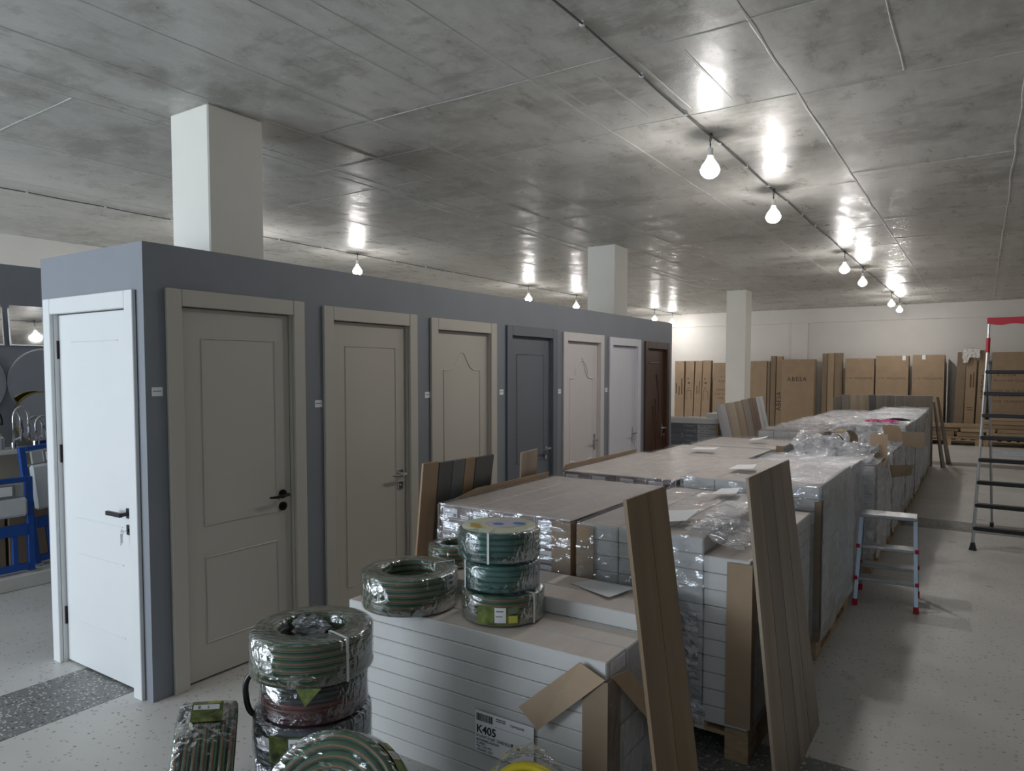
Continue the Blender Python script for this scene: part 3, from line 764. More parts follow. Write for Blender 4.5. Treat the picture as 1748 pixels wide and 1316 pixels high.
sp = MB().grid(lambda u, v: (2.28+.32*u+.03*nz((u*3, v*3, 0), 2, 4), 7.25+.28*v, 1.062+.06*abs(nz((u*5, v*5, 0), 1.3, 9))), 14, 12).build('film_scrap', 'pink_film')
tag(sp, 'crumpled pink plastic scrap lying on a wrapped pallet', 'scrap')
bh = MB().tube([(2.45,7.62,1.075), (2.53,7.66,1.08), (2.62,7.68,1.08), (2.70,7.67,1.075)], [.008,.018,.016,.006], 8).build('marker_pen', 'black_rubber')
tag(bh, 'black stick-shaped tool lying beside the pink scrap', 'tool')

# sheets of paper on the pallets
def paper(label, pts, z, curl_=.01):
    a, b2, c, d = [Vector((p[0], p[1], z)) for p in pts]
    o = MB().grid(lambda u, v: (a*(1-u)+b2*u)*(1-v) + (d*(1-u)+c*u)*v + Vector((0,0,curl_*(u*u+.4*v*v))), 8, 8).build('paper_sheet', 'paper')
    tag(o, label, 'paper', 'papers on the pallets')
paper('white sheet of paper lying behind the teal coil stack on the low pallet', ((1.88,.87), (2.13,.75), (2.17,.92), (1.95,.95)), .7008)
paper('white sheet of paper on the white packs near the front edge', ((2.16,1.13), (2.30,1.19), (2.27,1.46), (2.11,1.39)), .966)
paper('white sheet of paper on the white packs near the back edge', ((2.15,2.0), (2.28,2.05), (2.25,2.24), (2.15,2.2)), .966)
paper('small white sheet on the tall film-wrapped pallet by the stool', ((2.05,2.66), (2.20,2.70), (2.17,2.90), (2.05,2.88)), 1.024)
paper('white scrap of paper on the third pallet of the left row', ((1.35,3.95), (1.55,3.95), (1.55,4.1), (1.35,4.1)), .992)
paper('folded white paper on the fourth pallet of the left row', ((1.55,5.0), (1.70,5.0), (1.70,5.15), (1.55,5.15)), .992, .03)

# ------------------------------------------------------------------ leaning planks
def plank(label, bot0, bot1, top1, top0, m, group, th=.012, cat='plank'):
    o = MB().quad_slab(bot0, bot1, top1, top0, th).build('flooring_plank', m)
    return tag(o, label, cat, group)
def lean_row(labels, mats, xb, xt, ys_b, ys_t, zt, group, gap=.004, th=.012, zb=0, zts=None):
    for i in range(len(mats)):
        z_ = zts[i] if zts else zt
        plank(labels[i], (xb, ys_b[i]+gap, zb), (xb, ys_b[i+1]-gap, zb), (xt, ys_t[i+1]-gap, z_), (xt, ys_t[i]+gap, z_), mats[i], group, th)
g = 'oak planks leaning on the aisle side of the pallets'
lean_row(['warm oak plank with a tongue edge, foremost of the pair by the low pallet with hoses', 'warm oak plank with dark knots, second of the pair by the low pallet with hoses'], ['oak_warm', 'oak_warm'], 2.67, 2.505, (.075,.245,.415), (.08,.245,.41), 1.257, g)
lean_row(['greyish oak plank with pale edge, first of four leaning on the white packs', 'greyish oak plank, second of four leaning on the white packs', 'greyish oak plank, third of four leaning on the white packs', 'greyish oak plank, last of four leaning on the white packs'],
         ['oak_mid', 'oak_grey', 'oak_grey', 'oak_grey'], 2.81, 2.645, (.80,.995,1.19,1.395,1.60), (.92,1.10,1.275,1.455,1.63), 1.232, g)
g = 'sample boards behind the left pallet row'
lean_row(['knotty tan plank leaning before the dark grey boards', 'dark olive grey board next to the knotty tan plank', 'mid grey board between two darker boards', 'peach tan board between grey boards', 'charcoal board with a small printed mark'],
         ['oak_tan', 'grey_board', 'grey_board_mid', 'oak_tan', 'grey_board'], .62, .968, (1.20,1.345,1.46,1.57,1.67,1.85), (.93,1.065,1.185,1.30,1.40,1.585), 1.16, g, zts=[1.165, 1.155, 1.155, 1.155, 1.15])
plank('short beige board standing alone in front of the slate grey door', (.66,2.30,0), (.66,2.5,0), (.97,2.08,1.14), (.97,1.885,1.13), 'oak_pale', g)
g = 'sample planks leaning on the dark grey carton stack'
lean_row(['streaky white plank, first of the row leaning on the dark carton stack', 'yellowish oak plank beside the streaky white one', 'pale oak plank with soft grain beside the yellowish one', 'grey taupe plank in the row by the dark carton stack', 'dark brown plank in the row by the dark carton stack', 'whitish plank, last of the row by the dark carton stack'],
         ['white_board', 'oak_pale', 'oak_mid', 'taupe_board', 'brown_board', 'white_board'], .78, .47, (7.35,7.75,8.15,8.5,8.85,9.25,9.65), (7.42,7.82,8.25,8.62,8.98,9.38,9.8), 1.235, g, zts=[1.21,1.215,1.22,1.235,1.245,1.255])
g = 'sample boards standing behind the last pallets'
mm = ['taupe_board', 'taupe_board', 'oak_pale', 'oak_pale', 'grey_board_mid', 'taupe_board', 'taupe_board', 'taupe_board', 'taupe_board', 'taupe_board', 'taupe_board']
nm = ['grey tilted sample board', 'narrow grey sample board', 'cream sample board', 'second cream sample board', 'slate sample board', 'taupe sample board beside the slate one', 'taupe sample board, second past the slate one', 'taupe sample board, third past the slate one', 'taupe sample board, fourth past the slate one', 'taupe sample board, fifth past the slate one', 'wide taupe sample board at the aisle end']
x = 1.15
for i, (m_, n_) in enumerate(zip(mm, nm)):
    w_ = .145 if i not in (4, 10) else .13
    plank(n_+' standing behind the last wrapped pallets', (x, 12.42, 0), (x+w_-.006, 12.42, 0), (x+w_-.006+(.0 if i == 0 else 0), 12.02, 1.235-(.03 if i == 0 else 0)), (x, 12.02, 1.235-(.06 if i == 0 else 0)), m_, g); x += w_
g = 'boards leaning on the end of the aisle pallets'
plank('long taupe board leaning against the last aisle pallet', (2.92,12.9,0), (2.97,13.08,0), (2.80,12.0,1.22), (2.785,11.84,1.22), 'oak_grey', g, .02)
plank('second long board tucked behind at the last aisle pallet', (2.86,12.3,0), (2.90,12.48,0), (2.76,11.6,1.16), (2.755,11.42,1.16), 'taupe_board', g, .02)

# ------------------------------------------------------------------ dark carton stack past the end of the partition
t = thing('carton_stack_pallet', 'pallet stacked with dark grey and white flooring cartons under a white tray', 'pallet load', (-.52, 7.95, 0), (0,0,0), 'wrapped pallet loads')
add_pallet(t, .84, 1.3)
for r in range(11):
    b = MB(); b.box(0, .34, 0, 1.3, 0, .068, 0, c=.002); b.box(.341, .56, .004, 1.3, 0, .068, 1, c=.002); b.box(.561, .84, 0, 1.3, 0, .068, 2, c=.002)
    q = b.build('package', ['pack_dark', 'door_slate', 'pack_grey'], t, (random.uniform(-.004,.004), random.uniform(-.006,.004), .14+r*.07))
    text(q, 'VILLA', .042, (.03, -.001, .018), FRONT, 'label_white')
    MB().box(.40, .50, -.0005, .0045, .03, .04).build('print', 'pack_grey', q); MB().box(.60, .66, -.001, 0, .025, .04).box(.68, .72, -.001, 0, .025, .04).build('print', 'ink_grey', q)
wrap(t, .56, 1.3, .15, .92, 81, 'film', .01, .01, top=False, sides=('y0',))
b = MB(); b.box(-.01, .86, -.02, 1.3, .912, .925); b.box(-.01, .86, -.02, -.005, .925, .985); b.box(.0, .86, .02, .035, .985, 1.0); b.build('cover_tray', 'pack_white', t)
MB().box(-.06, .02, -.03, .06, .95, 1.06, c=.006).build('white_block', 'pack_white', t); MB().box(.62, .88, .2, .6, .985, 1.05, c=.004).build('white_box', 'pack_white', t)
corner_post(t, .862, -.02, .14, .91, -1, 1, .03, .05)

# ================================================================== HOSE COILS
def coil_mesh(Ro, Ri, h, r, mats, stripe=None, seg=56, mn=16, rows_mat=None):
    b = MB(); rows = max(1, int(round(h/(2*r)))); rz = h/rows/2; lay = max(1, int(round((Ro-Ri)/(2*r)))); rr = (Ro-Ri)/lay/2
    sd = random.random()*30
    for i in range(rows):
        for j in range(lay):
            if 0 < i < rows-1 and 0 < j < lay-1: continue
            R0 = Ro-rr-2*rr*j; z = rz+2*rz*i; base = len(b.v)
            for k in range(seg):
                a = 2*math.pi*k/seg
                wv = .0035*noise.noise(Vector((math.cos(a)*1.6+sd+i*2.3, math.sin(a)*1.6, j*1.9)))
                for q in range(mn):
                    c = 2*math.pi*q/mn
                    b.v.append(((R0+wv+rr*1.0*math.cos(c))*math.cos(a), (R0+wv+rr*math.cos(c))*math.sin(a), z+wv*.4+rz*1.0*math.sin(c)))
            for k in range(seg):
                k2 = (k+1) % seg
                for q in range(mn):
                    q2 = (q+1) % mn
                    b.f.append((base+k*mn+q, base+k2*mn+q, base+k2*mn+q2, base+k*mn+q2))
                    mi = rows_mat(i) if rows_mat else 0
                    if stripe and q in stripe: mi = stripe[q]
                    b.m.append(mi)
    return b.mesh('hose', mats, True)
def rrect(Ro, Ri, h, o, c=.012):
    return [(Ri-o*.3, h*.1), (Ri-o*.3, h-c), (Ri+c*.6, h+o), (Ro-c, h+o), (Ro+o*.7, h-c*.3), (Ro+o, h*.5), (Ro+o*.8, c*.6), (Ro-c, -o*.0+.001), (Ri+c, .001)]
ST = {0: 1, 4: 1, 8: 1, 12: 1, 14: 2}
GREEN = ['hose_green', 'hose_orange', 'hose_pale']
def coil(label, loc, rot, Ro, Ri, h, r, mats, stripe=None, wrapm='film_coil', rows_mat=None, sd=0, lab=None, strap=True):
    t = thing('hose_coil', label, 'hose', loc, rot, 'coiled garden hoses in film')
    link('hose', coil_mesh(Ro, Ri, h, r, mats, stripe, rows_mat=rows_mat), t)
    if wrapm: MB().lathe(rrect(Ro, Ri, h, .004), 48, 0, (0,0,0), True, .004, sd).build('wrapping_film', wrapm, t, smooth=True)
    if strap is not None and strap is not False:
        a = strap if not isinstance(strap, bool) else -1.1
        pts = [(Ri-.004, .01), (Ri-.004, h+.006), (Ro+.007, h+.006), (Ro+.007, .004)]
        b = MB(); wd = .009
        for (p, q) in zip(pts[:-1], pts[1:]):
            b.box(min(p[0],q[0])-.001, max(p[0],q[0])+.001, -wd/2, wd/2, min(p[1],q[1]), max(p[1],q[1])+.0015)
        b.build('strap', 'tape', t, (0,0,0), (0,0,a))
    if lab:
        a0, a1, z0, z1 = lab
        def patch(p0, p1, q0, q1, off, m, nm):
            b = MB().grid(lambda u, v: ((Ro+off)*math.cos(a0+(a1-a0)*(p0+(p1-p0)*u)), (Ro+off)*math.sin(a0+(a1-a0)*(p0+(p1-p0)*u)), z0+(z1-z0)*(q0+(q1-q0)*v)), 10, 4)
            return b.build(nm, m, L if nm != 'hose_label' else t, smooth=True)
        L = None
        L = patch(0, 1, 0, 1, .0065, 'label_leaf', 'hose_label')
        patch(.42, .68, .12, .95, .0072, 'paper', 'label_price'); patch(.74, .95, .62, .92, .0072, 'hose_pale', 'label_panel'); patch(.74, .95, .1, .5, .0072, 'label_yellow', 'label_panel')
        patch(.45, .62, .72, .80, .0076, 'ink_grey', 'label_print'); patch(.45, .6, .45, .50, .0076, 'ink_grey', 'label_print')
    return t
def cam_ang(x, y): return math.atan2(CAM.y-y, CAM.x-x)
# stack standing on the floor
ax, ay = 1.392, -.185
ca = cam_ang(ax, ay)
coil('grey-blue hose coil in film at the bottom of the floor stack', (ax, ay, 0), (0,0,.3), .205, .10, .14, .011, ['hose_blue', 'hose_pale'], wrapm='film_coil', strap=False)
coil('blue-grey hose coil in film with bright blue sheen, second from the floor', (ax+.005, ay, .148), (0,0,.9), .205, .10, .138, .011, ['hose_blue', 'hose_pale'], wrapm='film_coil', strap=False, lab=(ca-1.55, ca-.75, .02, .12))
coil('blue-grey hose coil in film with a leafy green label under the red-black coil', (ax, ay, .294), (0,0,0), .208, .10, .14, .011, ['hose_blue', 'hose_pale'], wrapm='film_coil', strap=False, lab=(ca-.75, ca+.10, .03, .125))
cbr = coil('black and dark red hose coil squeezed under the top green coil of the floor stack', (ax+.005, ay+.005, .442), (0, 0, 0), .188, .10, .130, .0095, ['hose_black', 'hose_red'], wrapm='film_coil', rows_mat=lambda i: 1 if i < 4 else 0, strap=False)
ct = coil('green hose coil with orange stripes in cloudy film topping the floor stack', (ax, ay, .581), (0, 0, .5), .215, .118, .150, .0125, GREEN, ST, sd=2, strap=ca-.5+.55)
def knot(u, v):
    a = 2*math.pi*u; b_ = math.pi*(v-.5); r_ = .055*(1+.55*nz((math.cos(a)*math.cos(b_), math.sin(a)*math.cos(b_), math.sin(b_)), 2.6, 4))
    return (-.025+r_*1.2*math.cos(a)*math.cos(b_), .03+r_*math.sin(a)*math.cos(b_), .128+r_*.75*math.sin(b_))
MB().grid(knot, 22, 12).build('film_knot', 'film_bag', ct)
dl = MB().add([(0,0,0), (.085,.0,.0), (.03,-.004,-.062)], [(0,2,1)]).build('label_corner', 'label_leaf', ct, (.225*math.cos(ca-.5-.25), .225*math.sin(ca-.5-.25), .012), (0,0,ca-.5+1.35))
lpts = [Vector(p) for p in ((1.31,-.30,.405), (1.255,-.345,.43), (1.236,-.355,.49), (1.238,-.35,.55), (1.275,-.32,.595), (1.32,-.275,.60))]
def smooth_path(p, n=6):
    out = []
    for i in range(len(p)-1):
        a, b_, c_, d_ = p[max(i-1,0)], p[i], p[i+1], p[min(i+2,len(p)-1)]
        for k in range(n): u = k/n; out.append(.5*((2*b_)+(c_-a)*u+(2*a-5*b_+4*c_-d_)*u*u+(3*b_-a-3*c_+d_)*u**3))
    return out+[p[-1]]
MB().tube([q - cbr.location for q in smooth_path(lpts)], .0105, 10).build('hose_end', 'hose_black', cbr, smooth=True)
# coils on the K405 pallet
ex, ey = 1.322, .425
coil('large green hose coil with orange stripes on the low pallet beside the teal stack', (ex, ey, .632), (0,0,.2), .208, .122, .155, .0125, GREEN, ST, sd=5, strap=.9)
fx, fy = 1.742, .535; ca2 = cam_ang(fx, fy)
coil('green striped hose coil with leafy label under two teal coils', (fx, fy, .632), (0,0,0), .172, .10, .118, .0118, GREEN, ST, sd=7, lab=(ca2-.60, ca2+.38, .012, .085), strap=ca2+.78)
coil('dark teal hose coil in the middle of the three-coil stack', (fx-.005, fy, .760), (0, 0, 0), .158, .09, .112, .0112, ['hose_teal'], wrapm='film_coil', sd=9, strap=ca2-1.15)
tc = coil('dark teal hose coil topped by a printed round cover', (fx-.015, fy-.005, .882), (0, 0, 0), .170, .09, .122, .0122, ['hose_teal'], wrapm='film_coil', sd=11, strap=ca2-.25)
dsk = MB().lathe([(0, 0), (.10, 0), (.155, -.001), (.158, -.004)], 40).build('cover_disc', 'disc_cream', tc, (0,0,.128), smooth=True)
def blob(cx_, cy_, rx, ry, m, nm='cover_print', z=.0008):
    MB().add([(cx_+rx*math.cos(2*math.pi*i/20), cy_+ry*math.sin(2*math.pi*i/20), z) for i in range(20)], [tuple(range(20))]).build(nm, m, dsk)
blob(.01, .03, .085, .085, 'disc_lilac'); blob(-.005, .0, .025, .022, 'disc_blue', z=.0014); blob(.065, .055, .03, .022, 'disc_blue', z=.0014); blob(-.055, -.09, .03, .018, 'disc_orange', z=.0014); blob(-.085, -.055, .025, .015, 'label_yellow', z=.0014)
coil('pale green hose coil in film half hidden behind the teal stack', (1.235, .852, .702), (0,0,0), .125, .07, .10, .011, GREEN, ST, sd=13, strap=1.0)
# coil standing on edge at the left, leaning coil and yellow coil in front
def axis_rot(d, spin=0):
    q = Vector(d).normalized().to_track_quat('Z', 'Y'); return (q.to_matrix() @ Matrix.Rotation(spin, 3, 'Z')).to_euler()
axB = Vector((-.60, -.80, .10)); bB = Vector((1.20, -.50, .247))
coil('green striped hose coil in film standing on its edge against the floor stack', bB - axB.normalized()*.09, axis_rot(axB), .243, .15, .19, .0135, GREEN, ST, sd=15, strap=False, lab=(1.25, 1.85, .05, .15))
axC = Vector((.30, -.86, .52)); cC = Vector((1.755, -.415, .262))
coil('green striped hose coil tilted up in front of the coil stack', cC - axC.normalized()*.06, axis_rot(axC), .245, .10, .13, .0135, GREEN, ST, sd=17, strap=False, lab=(.6, 1.1, .03, .11))
coil('black hose coil lying flat on the floor under the yellow coil', (2.30, -.13, 0), (0,0,0), .20, .09, .16, .012, ['hose_black'], wrapm=None, strap=False)
axD = Vector((.45, -.80, .40)); cD = Vector((2.275, -.12, .305))
ty = coil('yellow hose coil in a clear bag in front of the barcode label', cD - axD.normalized()*.04, axis_rot(axD), .138, .07, .08, .0115, ['hose_yellow'], wrapm=None, strap=False)
MB().grid(lambda u, v: (((.15+.03*math.sin(9*u*6.28)*.4)*math.cos(math.pi*(.0+1.0*u)))*(1-.15*v), (.145+.05*v+.02*nz((u*6, v*4, 2), 2, 3))*math.sin(math.pi*(.0+1.0*u)) , -.03+.14*v+.02*nz((u*5, v*5, 0), 3, 8)), 30, 12).build('clear_bag', 'film_bag', ty)

# ================================================================== STEP STOOL AND LADDER
t = thing('step_stool', 'small aluminium two-sided step stool with red feet beside the wrapped pallets', 'step stool', (2.868, 3.785, 0), (0, 0, R(3)))
TZ, TW, BW, TD, BD = .635, .168, .188, .075, .205
for sx in (-1, 1):
    for sy in (-1, 1):
        a = V(sx*BW, sy*BD, .03); c = V(sx*TW, sy*TD, TZ-.02)
        l = MB().quad_slab(a+V(-.012,-sy*.0,0), a+V(.012,0,0), c+V(.012,0,0), c+V(-.012,0,0), .022).build('leg', 'alu_daylit' if sy < 0 else 'aluminium', t)  # front legs get the painted daylight tint, rear legs bare aluminium
        MB().box(a.x-.017, a.x+.017, a.y-.012, a.y+.022, 0, .045, c=.003).build('foot', 'red_plastic', t)
def tread(zz, frac, sy):
    wd = BW+(TW-BW)*frac; d0 = BD+(TD-BD)*frac
    MB().box(-wd+.01, wd-.01, min(sy*d0-.012, sy*(d0-.115)), max(sy*d0+.012, sy*(d0-.115)), zz-.022, zz, c=.003).build('tread', 'tread_grey', t)
    for sx in (-1, 1): MB().box(sx*(wd+.008)-.012, sx*(wd+.008)+.012, sy*d0-.018, sy*d0+.016, zz-.02, zz+.006, c=.003).build('joint', 'red_plastic', t)
for zz in (.195, .415): tread(zz, zz/TZ, -1)
tread(.24, .24/TZ, 1)
MB().box(-TW-.012, TW+.012, -TD-.02, TD+.02, TZ-.025, TZ, c=.004).build('top_tread', 'tread_grey', t)
MB().box(-.05, -.02, -.178, -.155, .4155, .4175).build('sticker', 'paper', t)
MB().box(-.06, -.02, -.05, -.02, TZ, TZ+.0015).build('sticker', 'paper', t)

t = thing('step_ladder', 'tall aluminium step ladder with black treads and a red top handle', 'ladder', (3.61, 6.0, 0), (0, 0, R(-4)))
LW = .235; topz = 1.86; lean_ = .52
def fpt(z, s): return V(s*(LW-.035*z/topz), -.15+lean_*z/topz, z)
for s in (-1, 1):
    a, c = fpt(.05, s), fpt(topz, s)
    MB().tube([a, c], .013, 8).build('front_rail', 'aluminium', t)
    MB().tube([c, c+V(-s*.0, .06, .27)], .011, 8).build('top_rail', 'aluminium', t)
    MB().tube([c-V(0,.01,.03), c+V(0,.03,.11)], .018, 8).build('rail_joint', 'red_plastic', t)
    MB().add([(a.x-.03, a.y-.03, 0), (a.x+.03, a.y-.03, 0), (a.x+.03, a.y+.03, 0), (a.x-.03, a.y+.03, 0), (a.x-.015, a.y-.015, .07), (a.x+.015, a.y-.015, .07), (a.x+.015, a.y+.015, .07), (a.x-.015, a.y+.015, .07)], [(3,2,1,0), (4,5,6,7), (0,1,5,4), (1,2,6,5), (2,3,7,6), (3,0,4,7)]).build('foot', 'black_rubber', t)
    r0, r1 = V(s*(LW-.07), 1.14, .03), V(s*(LW-.05), .42, 1.72)
    MB().tube([r0, r1], .012, 8).build('rear_leg', 'aluminium', t)
    MB().box(r0.x-.018, r0.x+.018, r0.y-.018, r0.y+.018, 0, .05, c=.004).build('foot', 'black_rubber', t)
for k in range(8):
    z = .2+k*.207; p = fpt(z, -1); q = fpt(z, 1)
    MB().box(p.x-.006, q.x+.006, p.y-.02, p.y+.07, z-.022, z+.012, c=.005).build('tread', 'step_black', t)
MB().box(-LW+.06, LW-.06, .80, .815, .80, .84).build('rear_brace', 'aluminium', t)
hb = MB(); n = 16; pa = []
hz = topz+.27
hb.grid(lambda u, v: (-.215+.43*u, .43-.014, hz-.02+.06*v-(.012*math.sin(math.pi*u*2)**2)*(1-v)), n, 2); hb.grid(lambda u, v: (.215-.43*u, .43+.014, hz-.02+.06*v-(.012*math.sin(math.pi*u*2)**2)*(1-v)), n, 2)
hb.grid(lambda u, v: (-.215+.43*u, .416+.028*v, hz+.04), n, 1); hb.grid(lambda u, v: (-.215+.43*u, .444-.028*v, hz-.02-(.012*math.sin(math.pi*u*2)**2)), n, 1)
hb.add([(-.215,.416,hz-.02), (-.215,.416,hz+.04), (-.215,.444,hz+.04), (-.215,.444,hz-.02)], [(0,1,2,3)]); hb.add([(.215,.416,hz-.02), (.215,.416,hz+.04), (.215,.444,hz+.04), (.215,.444,hz-.02)], [(3,2,1,0)])
hb.build('top_handle', 'red_plastic', t)

# ================================================================== CARTONS ALONG THE FAR WALL
def carton(label, x0, x1, h, y0=17.72, d=.16, m='cardboard', tilt=0, texts=(), marks=(), tape=False, lean=1.6):
    t = thing('door_carton', label, 'carton', ((x0+x1)/2, y0, 0), (R(-lean), R(tilt), 0), 'tall door cartons along the far wall')
    hw = (x1-x0)/2
    MB().box(-hw+.004, hw-.004, 0, d, .005, h, c=.006).build('carton_body', m, t)
    MB().box(-.012, .012, -.0012, 0, h-.05, h-.006).box(-.012, .012, 0, d, h, h+.0012).build('tape_strip', 'cardboard_light', t)
    for (s, size, dx_, z, rot, mk) in texts:
        text(t, s, size, (dx_, -.0012, z), (R(90), rot, 0), mk, align='CENTER', spacing=1.15)
    if marks: 
        for (mx_, mz, mw, mh) in marks: MB().box(mx_, mx_+mw, -.0014, .001, mz, mz+mh).build('printed_mark', 'ink_brown', t)
    if tape: MB().box(tape-.035, tape+.035, -.0012, 0, h-.11, h-.004).box(tape-.035, tape+.035, 0, d*.6, h, h+.0012).build('clear_tape', 'paper', t)
    return t
V90 = R(90)
small = [(-.06, 1.42, .03, .05), (-.05, 1.30, .06, .05), (-.06, 1.18, .07, .012), (-.06, 1.15, .05, .012)]
boxm = [(-.08, .86, .012, .25), (.05, .86, .012, .25), (-.08, 1.10, .14, .012)]
carton('narrow brown door carton beside the partition end, writing up its side', -3.98, -3.70, 1.95, marks=[(-.10, 1.02, .03, .3), (-.02, .98, .03, .25), (.06, 1.0, .03, .45)], tilt=-.3)
carton('narrow brown door carton with small symbols, second from the partition end', -3.69, -3.44, 1.95, marks=small+boxm, tilt=.8)
carton('narrow brown door carton, third from the partition end', -3.43, -3.22, 1.95, m='cardboard', marks=[(-.04, 1.03, .02, .22), (.03, 1.03, .02, .35)], tilt=1.2)
carton('narrow brown door carton with small symbols, fourth from the partition end', -3.21, -2.97, 1.96, marks=small+boxm, tilt=1.2)
DT = [('A DOOR', .085, -.05, 1.48, 0, 'ink_brown'), ('Armored Quality', .085, .05, 1.36, 0, 'ink_brown'), ('MADE IN TURKEY', .08, .02, 1.12, 0, 'ink_brown'), ('FOR EXPORTATION', .08, .02, 1.0, 0, 'ink_brown'), ('FOR TRADING', .08, 0, .88, 0, 'ink_brown')]
carton('wide brown door carton with four printed lines half hidden by the column', -2.88, -1.98, 1.89, texts=DT, m='cardboard')
carton('brown door carton without print between the column and the narrow lettered carton', -1.86, -1.42, 1.93)
carton('slim brown carton pressed against the plain one by the column', -1.41, -1.335, 1.93, m='cardboard_dark')
carton('tall narrow plain carton left of the vertical lettering', -1.33, -1.19, 2.06, d=.14, m='cardboard_dark')
carton('tall narrow carton with one large word printed upward beside the wide lettered carton', -1.18, -1.02, 2.05, d=.14, texts=[('ABESA', .16, .05, .86, -V90, 'ink')])
carton('wide brown door carton with one large dark word across its upper half', -1.01, -.20, 1.965, y0=17.55, d=.3, texts=[('ABESA', .155, -.02, 1.40, 0, 'ink')])
carton('scuffed narrow carton, first of three between two wide cartons', -.06, .07, 2.11, m='cardboard_dark', d=.12, tilt=.3)
carton('scuffed narrow carton, second of three between two wide cartons', .08, .24, 2.12, m='cardboard', d=.12)
carton('scuffed narrow carton, third of three between two wide cartons', .25, .44, 2.12, m='cardboard_dark', d=.12, tilt=-.2)
WH = lambda z: [('LTD WELLHOME', .07, 0, z, 0, 'ink_brown')]
carton('brown carton with one small line of capitals beside the scuffed narrow cartons', .51, 1.17, 1.975, y0=17.6, d=.25, texts=WH(1.46))
carton('brown carton with a small line of capitals, middle of three, taped at top right', 1.20, 1.915, 2.03, y0=17.58, d=.25, texts=WH(1.46), tape=.25)
carton('brown carton with a small line of capitals, taped at top left, beside the pale panel', 1.99, 2.655, 2.045, y0=17.55, d=.35, texts=WH(1.46), tape=-.1)
wb = MB().box(0, .02, 0, .55, 0, 1.95, c=.003).build('pale_board', 'pack_white', None, (2.70, 17.62, 0), (0, 0, 0)); tag(wb, 'pale panel standing edgewise beside the last of the three small-lettered cartons', 'panel')
c1 = carton('worn narrow carton with torn top edge leaning beside the pale panel', 2.84, 3.03, 2.10, m='cardboard_dark', tilt=1.5)
c2 = carton('worn narrow carton with faded print under a white rag', 3.04, 3.25, 2.08, tilt=1.2, marks=[(-.02, 1.28, .03, .3), (.04, 1.28, .02, .35), (-.05, .75, .10, .02), (-.05, .80, .10, .02)])
carton('narrow leaning carton with one large word printed downward beside the worn cartons', 3.27, 3.47, 2.14, tilt=1.5, texts=[('ABESA', .17, -.03, 1.30, V90, 'ink')])
rg = MB().grid(lambda u, v: (3.0+.34*u+.02*nz((u*4, v*4, 0), 2, 1), 17.70+.06*math.sin(math.pi*min(1, v*2))*(v < .5) - .01 + .025*nz((u*4, v*6, 3), 2, 7), 2.20-.02*u - (.0 if v < .45 else (v-.45)*.62*(1 if u < .35 else .65)) + .02*nz((u*6, v*3, 9), 1, 3)), 18, 16).build('white_rag', 'dirt_white'); tag(rg, 'dirty white cloth draped over the worn narrow cartons', 'cloth')
carton('wide brown door carton with four printed lines standing behind the ladder', 3.57, 4.24, 2.09, y0=17.75, texts=[(a, b_, c_, d_+.06, e, f_) for (a, b_, c_, d_, e, f_) in DT])
carton('brown door carton at the far right beyond the ladder', 4.26, 5.0, 2.12, y0=17.75)
# long cartons lying on pallets by the right end of the far wall
t = thing('low_pallet', 'wooden pallet under long flat cartons behind the ladder', 'pallet', (3.45, 16.8, 0), (0,0,0)); add_pallet(t, 1.6, .68)
t = thing('low_pallet', 'wooden pallet under long flat cartons right of the last wrapped pallets', 'pallet', (2.2, 16.8, 0), (0,0,0)); add_pallet(t, 1.2, .68)
q = [(2.15, 3.40, .14, .19, 'cardboard'), (2.2, 2.9, .195, .30, 'cardboard_dark'), (2.95, 3.46, .195, .295, 'cardboard'), (2.1, 2.98, .305, .375, 'cardboard'), (3.02, 3.66, .305, .385, 'cardboard_light'), (2.2, 3.42, .39, .46, 'cardboard'), (3.46, 4.4, .39, .48, 'cardboard'), (3.55, 5.0, .14, .24, 'cardboard'), (3.5, 5.0, .245, .30, 'cardboard_light'), (3.70, 5.0, .305, .385, 'cardboard'), (3.45, 5.0, .485, .56, 'cardboard'), (3.6, 5.0, .565, .64, 'cardboard_light')]
for i, (x0, x1, z0, z1, m_) in enumerate(q):
    o = MB().box(0, x1-x0, 0, .55, 0, z1-z0, c=.006).build('flat_carton', m_, None, (x0, 16.90+random.uniform(-.06,.03), z0), (0,0,R(random.uniform(-.5,.5))))
    tag(o, 'long flat brown carton lying in the low stack before the far wall', 'carton', 'flat cartons stacked by the far wall')

# ================================================================== BATHROOM DISPLAY LEFT OF THE PARTITION
dw = struct(MB().box(-3.37, -3.25, -2.6, 5.8, 0, 2.52).build('wall_display', 'partition_grey'))
pl = tag(MB().box(-3.248, -2.63, -2.59, 5.79, 0, .105, c=.006).build('display_plinth', 'shelf_white'), 'low white display plinth along the bathroom wall', 'plinth')
sh = tag(MB().box(-3.25, -2.98, -2.6, 5.0, .995, 1.03, c=.004).build('wall_shelf', 'shelf_white'), 'long white wall shelf carrying taps', 'shelf')
bp = tag(MB().box(-3.249, -3.235, -2.6, 5.0, .56, .992).build('beige_backing', 'beige_panel'), 'beige tiled panel under the white wall shelf', 'panel')
def flat_mirror(label, y0, y1, z0, z1):
    t = thing('square_mirror', label, 'mirror', (-3.235, (y0+y1)/2, z0), (0, R(-5), 0), 'square mirrors on the grey wall')
    hw = (y1-y0)/2; hh = z1-z0
    MB().box(.001, .012, -hw, hw, 0, hh, c=.002).build('mirror_frame', 'aluminium', t)
    MB().box(.012, .014, -hw+.012, hw-.012, .012, hh-.012).build('mirror_glass', 'mirror', t)
flat_mirror('square silver-framed mirror reflecting a ceiling bulb above a round mirror', .692, 1.30, 1.86, 2.395)
flat_mirror('square silver-framed mirror partly cut off beside the other square one', .03, .655, 1.86, 2.395)
